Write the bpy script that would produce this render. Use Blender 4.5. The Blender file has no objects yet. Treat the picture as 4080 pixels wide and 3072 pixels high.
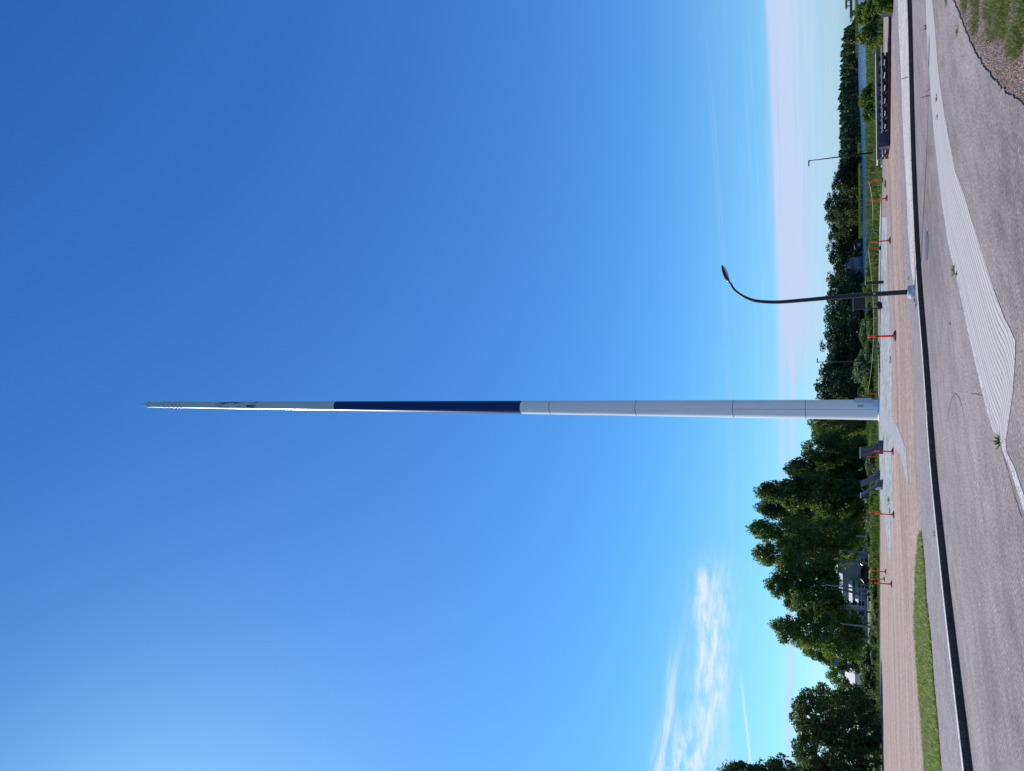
import bpy, bmesh, math, random
import numpy as np
from mathutils import Vector, Matrix, noise as mnoise

# ------------------------------------------------------------------ camera
S = bpy.context.scene
COL = S.collection
f = 2880.0; CX, CY = 2040.0, 1536.0
PITCH = math.atan((3418 - 2040) / f); ROLL = 0.0112; EYE = 1.6
F = np.array([0, math.cos(PITCH), math.sin(PITCH)])
U = np.array([0, -math.sin(PITCH), math.cos(PITCH)])
R = np.array([1.0, 0, 0])
cr, sr = math.cos(ROLL), math.sin(ROLL)
cam = bpy.data.cameras.new('camera'); camo = bpy.data.objects.new('camera', cam); COL.objects.link(camo)
cam.sensor_fit = 'HORIZONTAL'; cam.sensor_width = 36; cam.lens = f / 4080 * 36
cam.clip_start = 0.05; cam.clip_end = 20000
cx = -U * cr - R * sr; cy = R * cr - U * sr; cz = -F
camo.matrix_world = Matrix(((cx[0], cy[0], cz[0], 0), (cx[1], cy[1], cz[1], 0), (cx[2], cy[2], cz[2], EYE), (0, 0, 0, 1)))
S.camera = camo

# ------------------------------------------------------------------ sun, sky, exposure
SAZ, SEL = math.radians(50), math.radians(43)      # sun stands ahead and to the left
sdir = Vector((-math.sin(SAZ) * math.cos(SEL), math.cos(SAZ) * math.cos(SEL), math.sin(SEL)))
sl = bpy.data.lights.new('sun', 'SUN'); sl.energy = 4.3; sl.angle = math.radians(0.53); sl.color = (1.0, 0.95, 0.88)
so = bpy.data.objects.new('sun', sl); COL.objects.link(so)
so.rotation_euler = sdir.to_track_quat('Z', 'Y').to_euler()
S.view_settings.view_transform = 'Standard'; S.view_settings.look = 'None'
S.view_settings.gamma = 1; S.view_settings.exposure = 0.42
S.view_settings.use_curve_mapping = False

W = bpy.data.worlds.new('World'); S.world = W; W.use_nodes = True
nt = W.node_tree; nt.nodes.clear()
def N(t, **k):
    n = nt.nodes.new(t)
    for a, b in k.items(): setattr(n, a, b)
    return n
def L(a, b): nt.links.new(a, b)
def M(op, a, b=None, c=None, clamp=False):
    n = N('ShaderNodeMath', operation=op); n.use_clamp = clamp
    for i, v in enumerate((a, b, c)):
        if v is None: continue
        if isinstance(v, (int, float)): n.inputs[i].default_value = v
        else: L(v, n.inputs[i])
    return n.outputs[0]
def gauss(v, c, w):      # soft bump 1 at c, width w
    d = M('DIVIDE', M('SUBTRACT', v, c), w)
    return M('DIVIDE', 1.0, M('ADD', 1.0, M('POWER', M('ABSOLUTE', d), 3.5)))
def step(v, a, b):
    n = N('ShaderNodeMapRange', interpolation_type='SMOOTHSTEP')
    L(v, n.inputs['Value']); n.inputs['From Min'].default_value = a; n.inputs['From Max'].default_value = b
    return n.outputs['Result']
out = N('ShaderNodeOutputWorld'); bg = N('ShaderNodeBackground'); bg.inputs['Strength'].default_value = 0.10
sky = N('ShaderNodeTexSky', sky_type='NISHITA'); sky.sun_disc = False
sky.sun_elevation = SEL; sky.sun_rotation = -SAZ
sky.air_density = 1.0; sky.dust_density = 0.35; sky.ozone_density = 3.5; sky.altitude = 0
tc = N('ShaderNodeTexCoord'); sx = N('ShaderNodeSeparateXYZ'); L(tc.outputs['Generated'], sx.inputs[0])
AZ = M('MULTIPLY', M('ARCTAN2', sx.outputs[0], sx.outputs[1]), 57.29578)
ELV = M('MULTIPLY', M('ARCSINE', sx.outputs[2]), 57.29578)
def noise(sa, se, scale, detail=6, off=0.0, rough=0.55, tilt=0.0):
    cb = N('ShaderNodeCombineXYZ')
    e2 = M('ADD', ELV, M('MULTIPLY', AZ, tilt))
    L(M('MULTIPLY', AZ, sa), cb.inputs[0]); L(M('MULTIPLY', e2, se), cb.inputs[1]); cb.inputs[2].default_value = off
    n = N('ShaderNodeTexNoise'); L(cb.outputs[0], n.inputs['Vector'])
    n.inputs['Scale'].default_value = scale; n.inputs['Detail'].default_value = detail; n.inputs['Roughness'].default_value = rough
    return n.outputs['Fac']
streak = noise(0.20, 2.6, 1.0, 9, 3.0, 0.66, 0.07)
puff = noise(0.55, 1.5, 1.0, 8, 8.0, 0.62, -0.1)
wob = M('MULTIPLY', M('SUBTRACT', noise(0.12, 0.3, 1.0, 3, 5.0), 0.5), 1.6)
E2 = M('ADD', ELV, wob)
# main cirrus fan, upper streak, low-left veil
m1 = M('MULTIPLY', gauss(E2, 9.75, 1.15), M('MULTIPLY', step(AZ, -11.5, -18.0), step(AZ, -38.0, -20.0)))
c1 = M('MULTIPLY', m1, M('ADD', 0.10, M('MULTIPLY', M('ADD', M('MULTIPLY', step(streak, 0.30, 0.75), 0.75), 0.25), M('ADD', M('MULTIPLY', step(puff, 0.30, 0.64), 1.15), 0.22))))
m2 = M('MULTIPLY', gauss(M('ADD', E2, M('MULTIPLY', AZ, 0.05)), 11.2, 0.35), step(AZ, -17.5, -25.0))
c2 = M('MULTIPLY', m2, M('MULTIPLY', step(streak, 0.3, 0.65), 0.8))
m3 = M('MULTIPLY', gauss(E2, 11.2, 0.8), step(AZ, -23.5, -28.0))
c3 = M('MULTIPLY', m3, M('MULTIPLY', step(puff, 0.36, 0.64), 0.8))
m4 = M('MULTIPLY', gauss(ELV, 10.6, 0.35), gauss(AZ, -15.6, 1.2))
c4 = M('MULTIPLY', m4, M('MULTIPLY', step(puff, 0.3, 0.6), 0.7))
# thin trails
def trail(e0, slope, w, a0, a1, fade, k, a2=None):
    d = M('ADD', M('SUBTRACT', ELV, e0), M('MULTIPLY', AZ, slope))
    g = gauss(M('ADD', d, M('MULTIPLY', wob, 0.06)), 0.0, w)
    g = M('MULTIPLY', g, step(AZ, a0, a0 + fade))
    g = M('MULTIPLY', g, step(AZ, a1, a1 - fade))
    return M('MULTIPLY', M('MULTIPLY', g, M('ADD', 0.4, streak)), k)
t1 = trail(8.78, -0.02, 0.05, -22, 30, 9, 0.10)
t1b = trail(9.0, -0.02, 0.06, -20, 26, 9, 0.08)
t2 = trail(11.1, -0.16, 0.07, -40, -20.5, 3, 0.75)
t3 = trail(6.9, 0.0, 0.04, -40, 28, 6, 0.10)
t4 = trail(6.25, -0.01, 0.05, -34, 28, 6, 0.12)
t5 = trail(4.62, -0.01, 0.24, -60, -13.5, 3, 0.55)
# layered haze bands above the horizon, towards the right
bn = noise(0.05, 1.4, 1.0, 5, 11.0, 0.55)
EB = M('ADD', ELV, M('MULTIPLY', M('SUBTRACT', bn, 0.5), 1.3))
b1 = M('MULTIPLY', M('MULTIPLY', step(EB, 5.9, 4.7), step(ELV, -1.0, 3.6)), step(AZ, -3.0, 6.0))
b1 = M('MULTIPLY', b1, M('ADD', 0.38, M('MULTIPLY', gauss(EB, 4.2, 0.9), M('ADD', 0.25, M('MULTIPLY', bn, 0.45)))))
b2 = M('MULTIPLY', M('MULTIPLY', gauss(ELV, 5.15, 0.22), step(AZ, -13.0, -4.0)), 0.4)
b3 = M('MULTIPLY', M('MULTIPLY', gauss(ELV, 4.4, 0.22), step(AZ, -13.0, -4.0)), 0.45)
veil = M('MULTIPLY', M('MULTIPLY', gauss(ELV, 6.0, 4.5), M('ADD', 0.02, M('MULTIPLY', streak, 0.10))), 1.0)
tot = c1
for q in (c2, c3, c4, t2): tot = M('ADD', tot, q)
cir = M('MINIMUM', M('MULTIPLY', tot, step(sx.outputs[2], -0.02, 0.02)), 0.9)
fine = noise(0.06, 4.5, 1.0, 7, 21.0, 0.65, 0.02)
b1 = M('MULTIPLY', b1, M('ADD', 0.55, M('MULTIPLY', step(fine, 0.3, 0.72), 0.75)))
tot = b1
b4 = M('MULTIPLY', step(ELV, 7.0, 0.0), 0.22)
for q in (b4, b2, b3, t5, t1, t1b, t3, t4, veil): tot = M('ADD', tot, q)
tot = M('MULTIPLY', tot, step(sx.outputs[2], -0.02, 0.02))
tot = M('MINIMUM', tot, 0.88)
tint = N('ShaderNodeMixRGB', blend_type='MULTIPLY'); tint.inputs[0].default_value = 1
tint.inputs[2].default_value = (0.80, 0.98, 1.28, 1); L(sky.outputs[0], tint.inputs[1])
# deepen the zenith a little, as the clear northern sky does
EXPO = 2 ** S.view_settings.exposure * 0.10
sepc = N('ShaderNodeSeparateColor'); L(tint.outputs[0], sepc.inputs[0]); comc = N('ShaderNodeCombineColor')
for i, (k_, g_) in enumerate(((.59, 1.22), (.86, 1.09), (.87, .86))):
    L(M('MULTIPLY', M('POWER', M('MULTIPLY', sepc.outputs[i], .1338), g_), k_ / EXPO), comc.inputs[i])
mixc = N('ShaderNodeMixRGB'); L(tot, mixc.inputs[0]); L(comc.outputs[0], mixc.inputs[1])
mixc.inputs[2].default_value = (.60 / EXPO, .68 / EXPO, .93 / EXPO, 1)
mixd = N('ShaderNodeMixRGB'); L(cir, mixd.inputs[0]); L(mixc.outputs[0], mixd.inputs[1]); mixd.inputs[2].default_value = (.76 / EXPO, .88 / EXPO, 1.03 / EXPO, 1)
L(mixd.outputs[0], bg.inputs['Color']); L(bg.outputs[0], out.inputs[0])

# ------------------------------------------------------------------ placing on the ground
def ray(x, y):
    d = x - CX; l = y - CY
    return F * f - U * (d * cr - l * sr) - R * (d * sr + l * cr)
def G(x, y, z=0.0):
    v = ray(x, y); t = (z - EYE) / v[2]; p = v * t; return Vector((p[0], p[1], z))
def A(x, y, Y):
    v = ray(x, y); p = v * (Y / v[1]); return Vector((p[0], p[1], p[2] + EYE))
def Z(r, pts):      # points read off an enlarged quarter of the photo -> photo pixels
    y0 = {1: 0, 2: 600, 3: 1200, 4: 1800, 5: 2392}[r]
    return [(3180 + a / 2.45, y0 + b / 2.45) for a, b in pts]
PZ = 0.12           # height of the pavement and gravel yard above the road

# ------------------------------------------------------------------ materials
def mat(name, col, rough=0.8, metal=0.0, var=0.0, vscale=8.0, bump=0.0, bscale=60.0, col2=None, spec=None, coat=0.0, transl=None, emit=None, builder=None):
    m = bpy.data.materials.new(name); m.use_nodes = True
    t = m.node_tree; b = t.nodes['Principled BSDF']
    b.inputs['Base Color'].default_value = (*col, 1); b.inputs['Roughness'].default_value = rough
    b.inputs['Metallic'].default_value = metal
    if spec is not None: b.inputs['Specular IOR Level'].default_value = spec
    if coat: b.inputs['Coat Weight'].default_value = coat; b.inputs['Coat Roughness'].default_value = 0.1
    tc = t.nodes.new('ShaderNodeTexCoord')
    if var or col2:
        n = t.nodes.new('ShaderNodeTexNoise'); n.inputs['Scale'].default_value = vscale; n.inputs['Detail'].default_value = 6
        n.inputs['Roughness'].default_value = 0.65
        t.links.new(tc.outputs['Object'], n.inputs['Vector'])
        r = t.nodes.new('ShaderNodeValToRGB'); c2 = col2 or tuple(c * (1 - var) for c in col)
        c1 = col if col2 else tuple(min(1, c * (1 + var)) for c in col)
        r.color_ramp.elements[0].position = 0.34; r.color_ramp.elements[1].position = 0.66
        r.color_ramp.elements[0].color = (*c2, 1); r.color_ramp.elements[1].color = (*c1, 1)
        t.links.new(n.outputs['Fac'], r.inputs[0]); t.links.new(r.outputs[0], b.inputs['Base Color'])
    if bump:
        n = t.nodes.new('ShaderNodeTexNoise'); n.inputs['Scale'].default_value = bscale; n.inputs['Detail'].default_value = 4
        t.links.new(tc.outputs['Object'], n.inputs['Vector'])
        bp = t.nodes.new('ShaderNodeBump'); bp.inputs['Strength'].default_value = bump; bp.inputs['Distance'].default_value = 0.02
        t.links.new(n.outputs['Fac'], bp.inputs['Height']); t.links.new(bp.outputs[0], b.inputs['Normal'])
    return m

def ground_mat(name, cols, scales=(0.35, 45.0, 180.0), speck=None, rough=0.9, bump=0.5, stretch=None, crack=None):
    """layered granular ground: broad patches + grain + bright specks, all in world coordinates"""
    m = bpy.data.materials.new(name); m.use_nodes = True; t = m.node_tree; b = t.nodes['Principled BSDF']
    b.inputs['Roughness'].default_value = rough; b.inputs['Specular IOR Level'].default_value = 0.25
    nn = t.nodes.new; ln = t.links.new
    tc = nn('ShaderNodeTexCoord')
    def nz(scale, det=5, rgh=0.6, vec=None, off=0):
        mp = nn('ShaderNodeMapping'); ln(tc.outputs['Object'], mp.inputs[0]); mp.inputs['Location'].default_value = (off, off, 0)
        if vec: mp.vector_type = 'TEXTURE'; mp.inputs['Scale'].default_value = (1 / vec[0][0], 1 / vec[0][1], 1); mp.inputs['Rotation'].default_value = (0, 0, vec[1])
        n = nn('ShaderNodeTexNoise'); n.inputs['Scale'].default_value = scale; n.inputs['Detail'].default_value = det; n.inputs['Roughness'].default_value = rgh
        ln(mp.outputs[0], n.inputs[0]); return n.outputs['Fac']
    def ramp(fac, a, b_, ca, cb):
        r = nn('ShaderNodeValToRGB'); ln(fac, r.inputs[0]); e = r.color_ramp.elements
        e[0].position = a; e[1].position = b_; e[0].color = (*ca, 1); e[1].color = (*cb, 1); return r.outputs[0]
    def mix(fac, a, b_, mode='MIX'):
        x = nn('ShaderNodeMixRGB'); x.blend_type = mode
        if isinstance(fac, float): x.inputs[0].default_value = fac
        else: ln(fac, x.inputs[0])
        ln(a, x.inputs[1]); ln(b_, x.inputs[2]); return x.outputs[0]
    big = nz(scales[0], 5, 0.62, stretch)
    mid = nz(scales[0] * 9, 5, 0.7, stretch, 7)
    g1 = nz(scales[1], 3, 0.7); g2 = nz(scales[2], 2, 0.8)
    base = ramp(big, 0.35, 0.65, cols[0], cols[1])
    base = mix(0.22, base, ramp(mid, 0.35, 0.65, tuple(c * .55 for c in cols[0]), tuple(min(1, c * 1.5) for c in cols[1])))
    gr = ramp(g1, 0.32, 0.68, (.42, .42, .42), (1.58, 1.58, 1.58))
    base = mix(1.0, base, gr, 'MULTIPLY')
    gr2 = ramp(g2, 0.25, 0.75, (.60, .60, .62), (1.42, 1.40, 1.38))
    base = mix(1.0, base, gr2, 'MULTIPLY')
    if speck:
        v = nn('ShaderNodeTexVoronoi'); v.inputs['Scale'].default_value = speck[0]; ln(tc.outputs['Object'], v.inputs['Vector'])
        wn = nn('ShaderNodeTexWhiteNoise'); wn.noise_dimensions = '3D'; ln(v.outputs['Position'], wn.inputs['Vector'])
        c = nn('ShaderNodeMath'); c.operation = 'GREATER_THAN'; c.inputs[1].default_value = speck[1]; ln(wn.outputs['Value'], c.inputs[0])
        d = nn('ShaderNodeMath'); d.operation = 'LESS_THAN'; d.inputs[1].default_value = 0.3; ln(v.outputs['Distance'], d.inputs[0])
        mu = nn('ShaderNodeMath'); mu.operation = 'MULTIPLY'; ln(c.outputs[0], mu.inputs[0]); ln(d.outputs[0], mu.inputs[1])
        rgb = nn('ShaderNodeRGB'); rgb.outputs[0].default_value = (*speck[2], 1)
        base = mix(mu.outputs[0], base, rgb.outputs[0])
    ln(base, b.inputs['Base Color'])
    ad = nn('ShaderNodeMath'); ad.operation = 'ADD'; ln(g1, ad.inputs[0]); ln(g2, ad.inputs[1])
    bp = nn('ShaderNodeBump'); bp.inputs['Strength'].default_value = bump; bp.inputs['Distance'].default_value = 0.01
    ln(ad.outputs[0], bp.inputs['Height']); ln(bp.outputs[0], b.inputs['Normal'])
    return m

DIRK = math.radians(-38)
m_asph = ground_mat('asphalt', ((.148, .124, .119), (.285, .243, .232)), (0.30, 24, 70), (16.0, .992, (.42, .41, .42)), stretch=((0.45, 1.15, 1), math.radians(50)))
m_walk = ground_mat('walkway_asphalt', ((.195, .172, .172), (.255, .226, .224)), (0.3, 26, 80), (12.0, .993, (.45, .45, .45)))
m_grav = ground_mat('red_gravel', ((.185, .142, .122), (.385, .278, .222)), (0.30, 13, 40), (5.0, .985, (.5, .45, .43)), stretch=((0.18, 1.3, 1), 0.42))
m_stone = ground_mat('crushed_stone', ((.19, .20, .20), (.37, .38, .37)), (0.5, 4.5, 12), None, bump=1.5)
m_path = ground_mat('grey_pavers', ((.27, .27, .28), (.33, .33, .34)), (0.4, 12, 50), None)
m_conc = ground_mat('pale_concrete', ((.37, .335, .305), (.47, .43, .40)), (0.5, 20, 90), None, bump=0.15)
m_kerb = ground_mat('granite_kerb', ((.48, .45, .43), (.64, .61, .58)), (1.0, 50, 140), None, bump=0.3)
m_verge = ground_mat('verge_gravel', ((.19, .130, .105), (.32, .225, .18)), (0.8, 26, 85), (26.0, .90, (.48, .42, .40)), bump=1.0)
m_soil = ground_mat('meadow_soil', ((.05, .075, .02), (.09, .125, .035)), (0.15, 3, 9), None)
m_lawn = ground_mat('lawn_green', ((.10, .14, .035), (.19, .225, .07)), (0.2, 4, 20), None)
m_paint = ground_mat('worn_white_paint', ((.30, .28, .29), (.50, .48, .48)), (1.0, 28, 60), None, bump=0.1)
m_metal = mat('dark_post', (.022, .021, .026), 0.45, 0.3)
m_galv = mat('galvanised', (.50, .50, .52), 0.4, 0.4, var=.12)
m_lamp_head = mat('lamp_head_shell', (.06, .06, .07), 0.22, 0.7)
m_lens = mat('lamp_lens', (.5, .52, .5), 0.15)
m_orange = mat('orange_plastic', (.80, .075, .02), 0.45, var=.08)
m_orange2 = mat('faded_orange_plastic', (.82, .22, .06), 0.5, var=.12)
def glow_plastic(name, c):
    m = mat(name, c, .4); t = m.node_tree; b = t.nodes['Principled BSDF']; o = [q for q in t.nodes if q.type == 'OUTPUT_MATERIAL'][0]
    tl = t.nodes.new('ShaderNodeBsdfTranslucent'); tl.inputs[0].default_value = (*c, 1); mx = t.nodes.new('ShaderNodeMixShader'); mx.inputs[0].default_value = .5
    t.links.new(b.outputs[0], mx.inputs[1]); t.links.new(tl.outputs[0], mx.inputs[2]); t.links.new(mx.outputs[0], o.inputs[0]); return m
m_orange = glow_plastic('orange_plastic', (.95, .06, .012)); m_orange2 = glow_plastic('faded_orange_plastic', (.95, .24, .06))
m_rubber = mat('black_rubber', (.015, .014, .016), 0.8)
m_yellow = mat('reflective_yellow', (.50, .36, .04), 0.4)
m_black = mat('black_band', (.012, .012, .012), 0.6)
m_rope = mat('pale_rope', (.45, .45, .36), 0.8)
m_white = mat('white_wall', (.62, .62, .64), 0.7, var=.05)
m_window = mat('window_glass', (.02, .028, .04), 0.08, spec=.8)
m_darkwood = mat('tarred_wood', (.022, .017, .016), 0.7, var=.35, vscale=9)
m_palewood = mat('weathered_planks', (.45, .43, .41), 0.7, var=.12, vscale=5)
m_water_extra = None

def leaf_mat(name, c1, c2, tr, vs=0.35):
    m = bpy.data.materials.new(name); m.use_nodes = True; t = m.node_tree; nn = t.nodes.new; ln = t.links.new
    t.nodes.clear(); o = nn('ShaderNodeOutputMaterial'); tc = nn('ShaderNodeTexCoord'); oi = nn('ShaderNodeObjectInfo')
    n = nn('ShaderNodeTexNoise'); n.inputs['Scale'].default_value = vs; n.inputs['Detail'].default_value = 5; n.inputs['Roughness'].default_value = .7
    ln(tc.outputs['Object'], n.inputs[0])
    r = nn('ShaderNodeValToRGB'); e = r.color_ramp.elements; e[0].position = .35; e[1].position = .68; e[0].color = (*c1, 1); e[1].color = (*c2, 1)
    ad = nn('ShaderNodeMath'); ad.operation = 'MULTIPLY_ADD'; ln(oi.outputs['Random'], ad.inputs[0]); ad.inputs[1].default_value = .22; ln(n.outputs[0], ad.inputs[2])
    sb = nn('ShaderNodeMath'); sb.operation = 'SUBTRACT'; ln(ad.outputs[0], sb.inputs[0]); sb.inputs[1].default_value = .11
    ln(sb.outputs[0], r.inputs[0])
    d = nn('ShaderNodeBsdfPrincipled'); d.inputs['Roughness'].default_value = .5; d.inputs['Specular IOR Level'].default_value = .35
    ln(r.outputs[0], d.inputs['Base Color'])
    tl = nn('ShaderNodeBsdfTranslucent'); mu = nn('ShaderNodeMixRGB'); mu.blend_type = 'MULTIPLY'; mu.inputs[0].default_value = 1
    ln(r.outputs[0], mu.inputs[1]); mu.inputs[2].default_value = (*tr, 1); ln(mu.outputs[0], tl.inputs[0])
    mx = nn('ShaderNodeMixShader'); mx.inputs[0].default_value = .38; ln(d.outputs[0], mx.inputs[1]); ln(tl.outputs[0], mx.inputs[2])
    ln(mx.outputs[0], o.inputs[0]); return m
m_leaf_b = leaf_mat('birch_leaves', (.050, .078, .024), (.175, .225, .060), (1.3, 1.6, .6), 0.5)
m_leaf_d = leaf_mat('dark_leaves', (.034, .056, .024), (.115, .155, .048), (1.2, 1.4, .6), 0.5)
m_leaf_s = leaf_mat('spruce_needles', (.010, .022, .014), (.028, .050, .022), (1, 1.1, .7), 0.6)
m_leaf_w = leaf_mat('willow_leaves', (.075, .115, .060), (.155, .205, .120), (1.3, 1.5, .8), 1.1)
m_leaf_y = leaf_mat('bright_shrub_leaves', (.055, .100, .015), (.140, .190, .030), (1.4, 1.5, .5), 1.1)
m_leaf_f = leaf_mat('far_forest_leaves', (.026, .044, .026), (.105, .140, .055), (1.2, 1.3, .7), 0.11)
m_grass = leaf_mat('grass_blades', (.040, .075, .016), (.155, .185, .055), (1.3, 1.4, .6), .8)
m_grass2 = leaf_mat('cut_grass', (.120, .165, .045), (.330, .340, .160), (1.2, 1.3, .6), 7.0)
m_grass_near = leaf_mat('verge_grass_blades', (.045, .070, .016), (.250, .250, .095), (1.3, 1.4, .6), 14.0)
m_reed = leaf_mat('reed_blades', (.10, .15, .05), (.17, .21, .08), (1.2, 1.3, .6), 0.1)
m_bark = mat('bark', (.10, .085, .07), 0.9, var=.4, vscale=3)
m_birch = mat('birch_bark', (.34, .34, .35), 0.8, col2=(.12, .12, .13), vscale=2.2)

# ------------------------------------------------------------------ object helpers
def tag(o, label=None, cat=None, group=None, kind=None):
    if label: o['label'] = label
    if cat: o['category'] = cat
    if group: o['group'] = group
    if kind: o['kind'] = kind
    return o
def link(name, me, parent=None, loc=None):
    o = bpy.data.objects.new(name, me); COL.objects.link(o)
    if parent: o.parent = parent
    if loc is not None: o.location = loc
    return o
def empty(name, loc, rz=0):
    o = bpy.data.objects.new(name, None); COL.objects.link(o); o.location = loc; o.rotation_euler = (0, 0, rz); o.empty_display_size = .2
    return o
def copy_tree(o, parent=None):
    c = o.copy(); COL.objects.link(c)
    if parent: c.parent = parent
    for ch in o.children: copy_tree(ch, c)
    return c
class MB:
    def __init__(s): s.v = []; s.f = []
    def add(s, vs, fs):
        k = len(s.v); s.v += [tuple(v) for v in vs]; s.f += [tuple(i + k for i in q) for q in fs]; return s
    def box(s, c, d, rz=0, shear=(0, 0)):
        co, si = math.cos(rz), math.sin(rz); vs = []
        for z in (-1, 1):
            for x, y in ((-1, -1), (1, -1), (1, 1), (-1, 1)):
                X, Y, Zz = x * d[0] / 2, y * d[1] / 2, z * d[2] / 2
                X += shear[0] * (Zz + d[2] / 2); Y += shear[1] * (Zz + d[2] / 2)
                vs.append((c[0] + X * co - Y * si, c[1] + X * si + Y * co, c[2] + Zz))
        return s.add(vs, [(3, 2, 1, 0), (4, 5, 6, 7), (0, 1, 5, 4), (1, 2, 6, 5), (2, 3, 7, 6), (3, 0, 4, 7)])
    def tube(s, pts, rad, n=8, cap=True):
        pts = [Vector(p) for p in pts]
        if isinstance(rad, (int, float)): rad = [rad] * len(pts)
        rings = []; prev = None
        for i, p in enumerate(pts):
            d = (pts[min(i + 1, len(pts) - 1)] - pts[max(i - 1, 0)]).normalized()
            if prev is None:
                a = d.orthogonal().normalized()
            else: a = (prev - d * prev.dot(d)).normalized()
            prev = a; b = d.cross(a)
            rings.append([p + (a * math.cos(2 * math.pi * k / n) + b * math.sin(2 * math.pi * k / n)) * rad[i] for k in range(n)])
        vs = [v for r in rings for v in r]; fs = []
        for i in range(len(pts) - 1):
            for k in range(n):
                k2 = (k + 1) % n; fs.append((i * n + k, i * n + k2, (i + 1) * n + k2, (i + 1) * n + k))
        if cap: fs.append(tuple(range(n - 1, -1, -1))); fs.append(tuple((len(pts) - 1) * n + k for k in range(n)))
        return s.add(vs, fs)
    def lathe(s, c, prof, n=16):      # prof: (r, z)
        vs = []; fs = []
        for r, z in prof:
            for k in range(n):
                a = 2 * math.pi * k / n; vs.append((c[0] + r * math.cos(a), c[1] + r * math.sin(a), c[2] + z))
        for i in range(len(prof) - 1):
            for k in range(n):
                k2 = (k + 1) % n; fs.append((i * n + k, i * n + k2, (i + 1) * n + k2, (i + 1) * n + k))
        fs.append(tuple(range(n - 1, -1, -1))); fs.append(tuple((len(prof) - 1) * n + k for k in range(n)))
        return s.add(vs, fs)
    def build(s, name, m, parent=None, smooth=False, loc=None, bevel=0):
        me = bpy.data.meshes.new(name); me.from_pydata(s.v, [], s.f); me.materials.append(m); me.update()
        if bevel:
            bm = bmesh.new(); bm.from_mesh(me); bmesh.ops.bevel(bm, geom=bm.edges[:], offset=bevel, segments=1, affect='EDGES', clamp_overlap=True); bm.to_mesh(me); bm.free()
        if smooth: me.shade_smooth()
        return link(name, me, parent, loc)
def sheet(name, pts, z, m, thick=0, kind='structure', parent=None):
    """flat polygon from world points, optionally with sides going down"""
    bm = bmesh.new(); vs = [bm.verts.new((p[0], p[1], z)) for p in pts]
    es = [bm.edges.new((vs[i], vs[(i + 1) % len(vs)])) for i in range(len(vs))]
    bmesh.ops.triangle_fill(bm, use_beauty=True, use_dissolve=False, edges=es)
    for fc in bm.faces:
        if fc.normal.z < 0: fc.normal_flip()
    if thick:
        lo = [bm.verts.new((p[0], p[1], z - thick)) for p in pts]; n = len(pts)
        for i in range(n): bm.faces.new((vs[i], vs[(i + 1) % n], lo[(i + 1) % n], lo[i]))
        bmesh.ops.recalc_face_normals(bm, faces=bm.faces[:])
    me = bpy.data.meshes.new(name); bm.to_mesh(me); bm.free(); me.materials.append(m)
    o = link(name, me, parent)
    if kind: o['kind'] = kind
    return o
def quads(name, c, ax, ay, m, parent=None, loc=None, tri=False):
    """many small faces from numpy arrays: centre, half axes"""
    n = len(c)
    if tri:
        v = np.stack([c - ax, c + ax, c + ay], 1).reshape(-1, 3); k = 3
    else:
        v = np.stack([c - ax, c - ay * .6 + ax * .1, c + ax, c + ay], 1).reshape(-1, 3); k = 4
    me = bpy.data.meshes.new(name); me.vertices.add(len(v)); me.vertices.foreach_set('co', v.astype(np.float32).ravel())
    me.loops.add(n * k); me.loops.foreach_set('vertex_index', np.arange(n * k, dtype=np.int32))
    me.polygons.add(n); me.polygons.foreach_set('loop_start', np.arange(0, n * k, k, dtype=np.int32))
    me.polygons.foreach_set('loop_total', np.full(n, k, dtype=np.int32)); me.update(calc_edges=True); me.validate()
    me.materials.append(m); return link(name, me, parent, loc)
rng = np.random.default_rng(7); rnd = random.Random(5)
def randdir(n, g=rng):
    v = g.normal(size=(n, 3)); return v / np.linalg.norm(v, axis=1)[:, None]
def inside(px, py, poly):
    r = np.zeros(len(px), bool); j = len(poly) - 1
    for i in range(len(poly)):
        xi, yi = poly[i][0], poly[i][1]; xj, yj = poly[j][0], poly[j][1]
        c = ((yi > py) != (yj > py)) & (px < (xj - xi) * (py - yi) / (yj - yi + 1e-12) + xi); r ^= c; j = i
    return r
def scatter(poly, n, g=rng):
    P = np.array([(p[0], p[1]) for p in poly]); lo, hi = P.min(0), P.max(0); out = []
    tot = 0
    while tot < n:
        q = g.uniform(lo, hi, (n * 2, 2)); k = q[inside(q[:, 0], q[:, 1], poly)]; out.append(k); tot += len(k)
        if len(k) == 0: break
    return np.concatenate(out)[:n]
def blades(name, xy, z, h, w, m, lean=.35, hv=.5, label=None, parent=None):
    n = len(xy); a = rng.uniform(0, 2 * math.pi, n); hh = h * rng.uniform(1 - hv, 1 + hv, n) if not isinstance(h, np.ndarray) else h
    c = np.stack([xy[:, 0], xy[:, 1], np.full(n, z) if np.isscalar(z) else z], 1)
    ax = np.stack([np.cos(a), np.sin(a), np.zeros(n)], 1) * (w / 2 if np.isscalar(w) else w[:, None] / 2)
    ay = np.stack([rng.normal(0, lean, n) * hh, rng.normal(0, lean, n) * hh, hh], 1)
    return quads(name, c, ax, ay, m, parent, tri=True)

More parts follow.
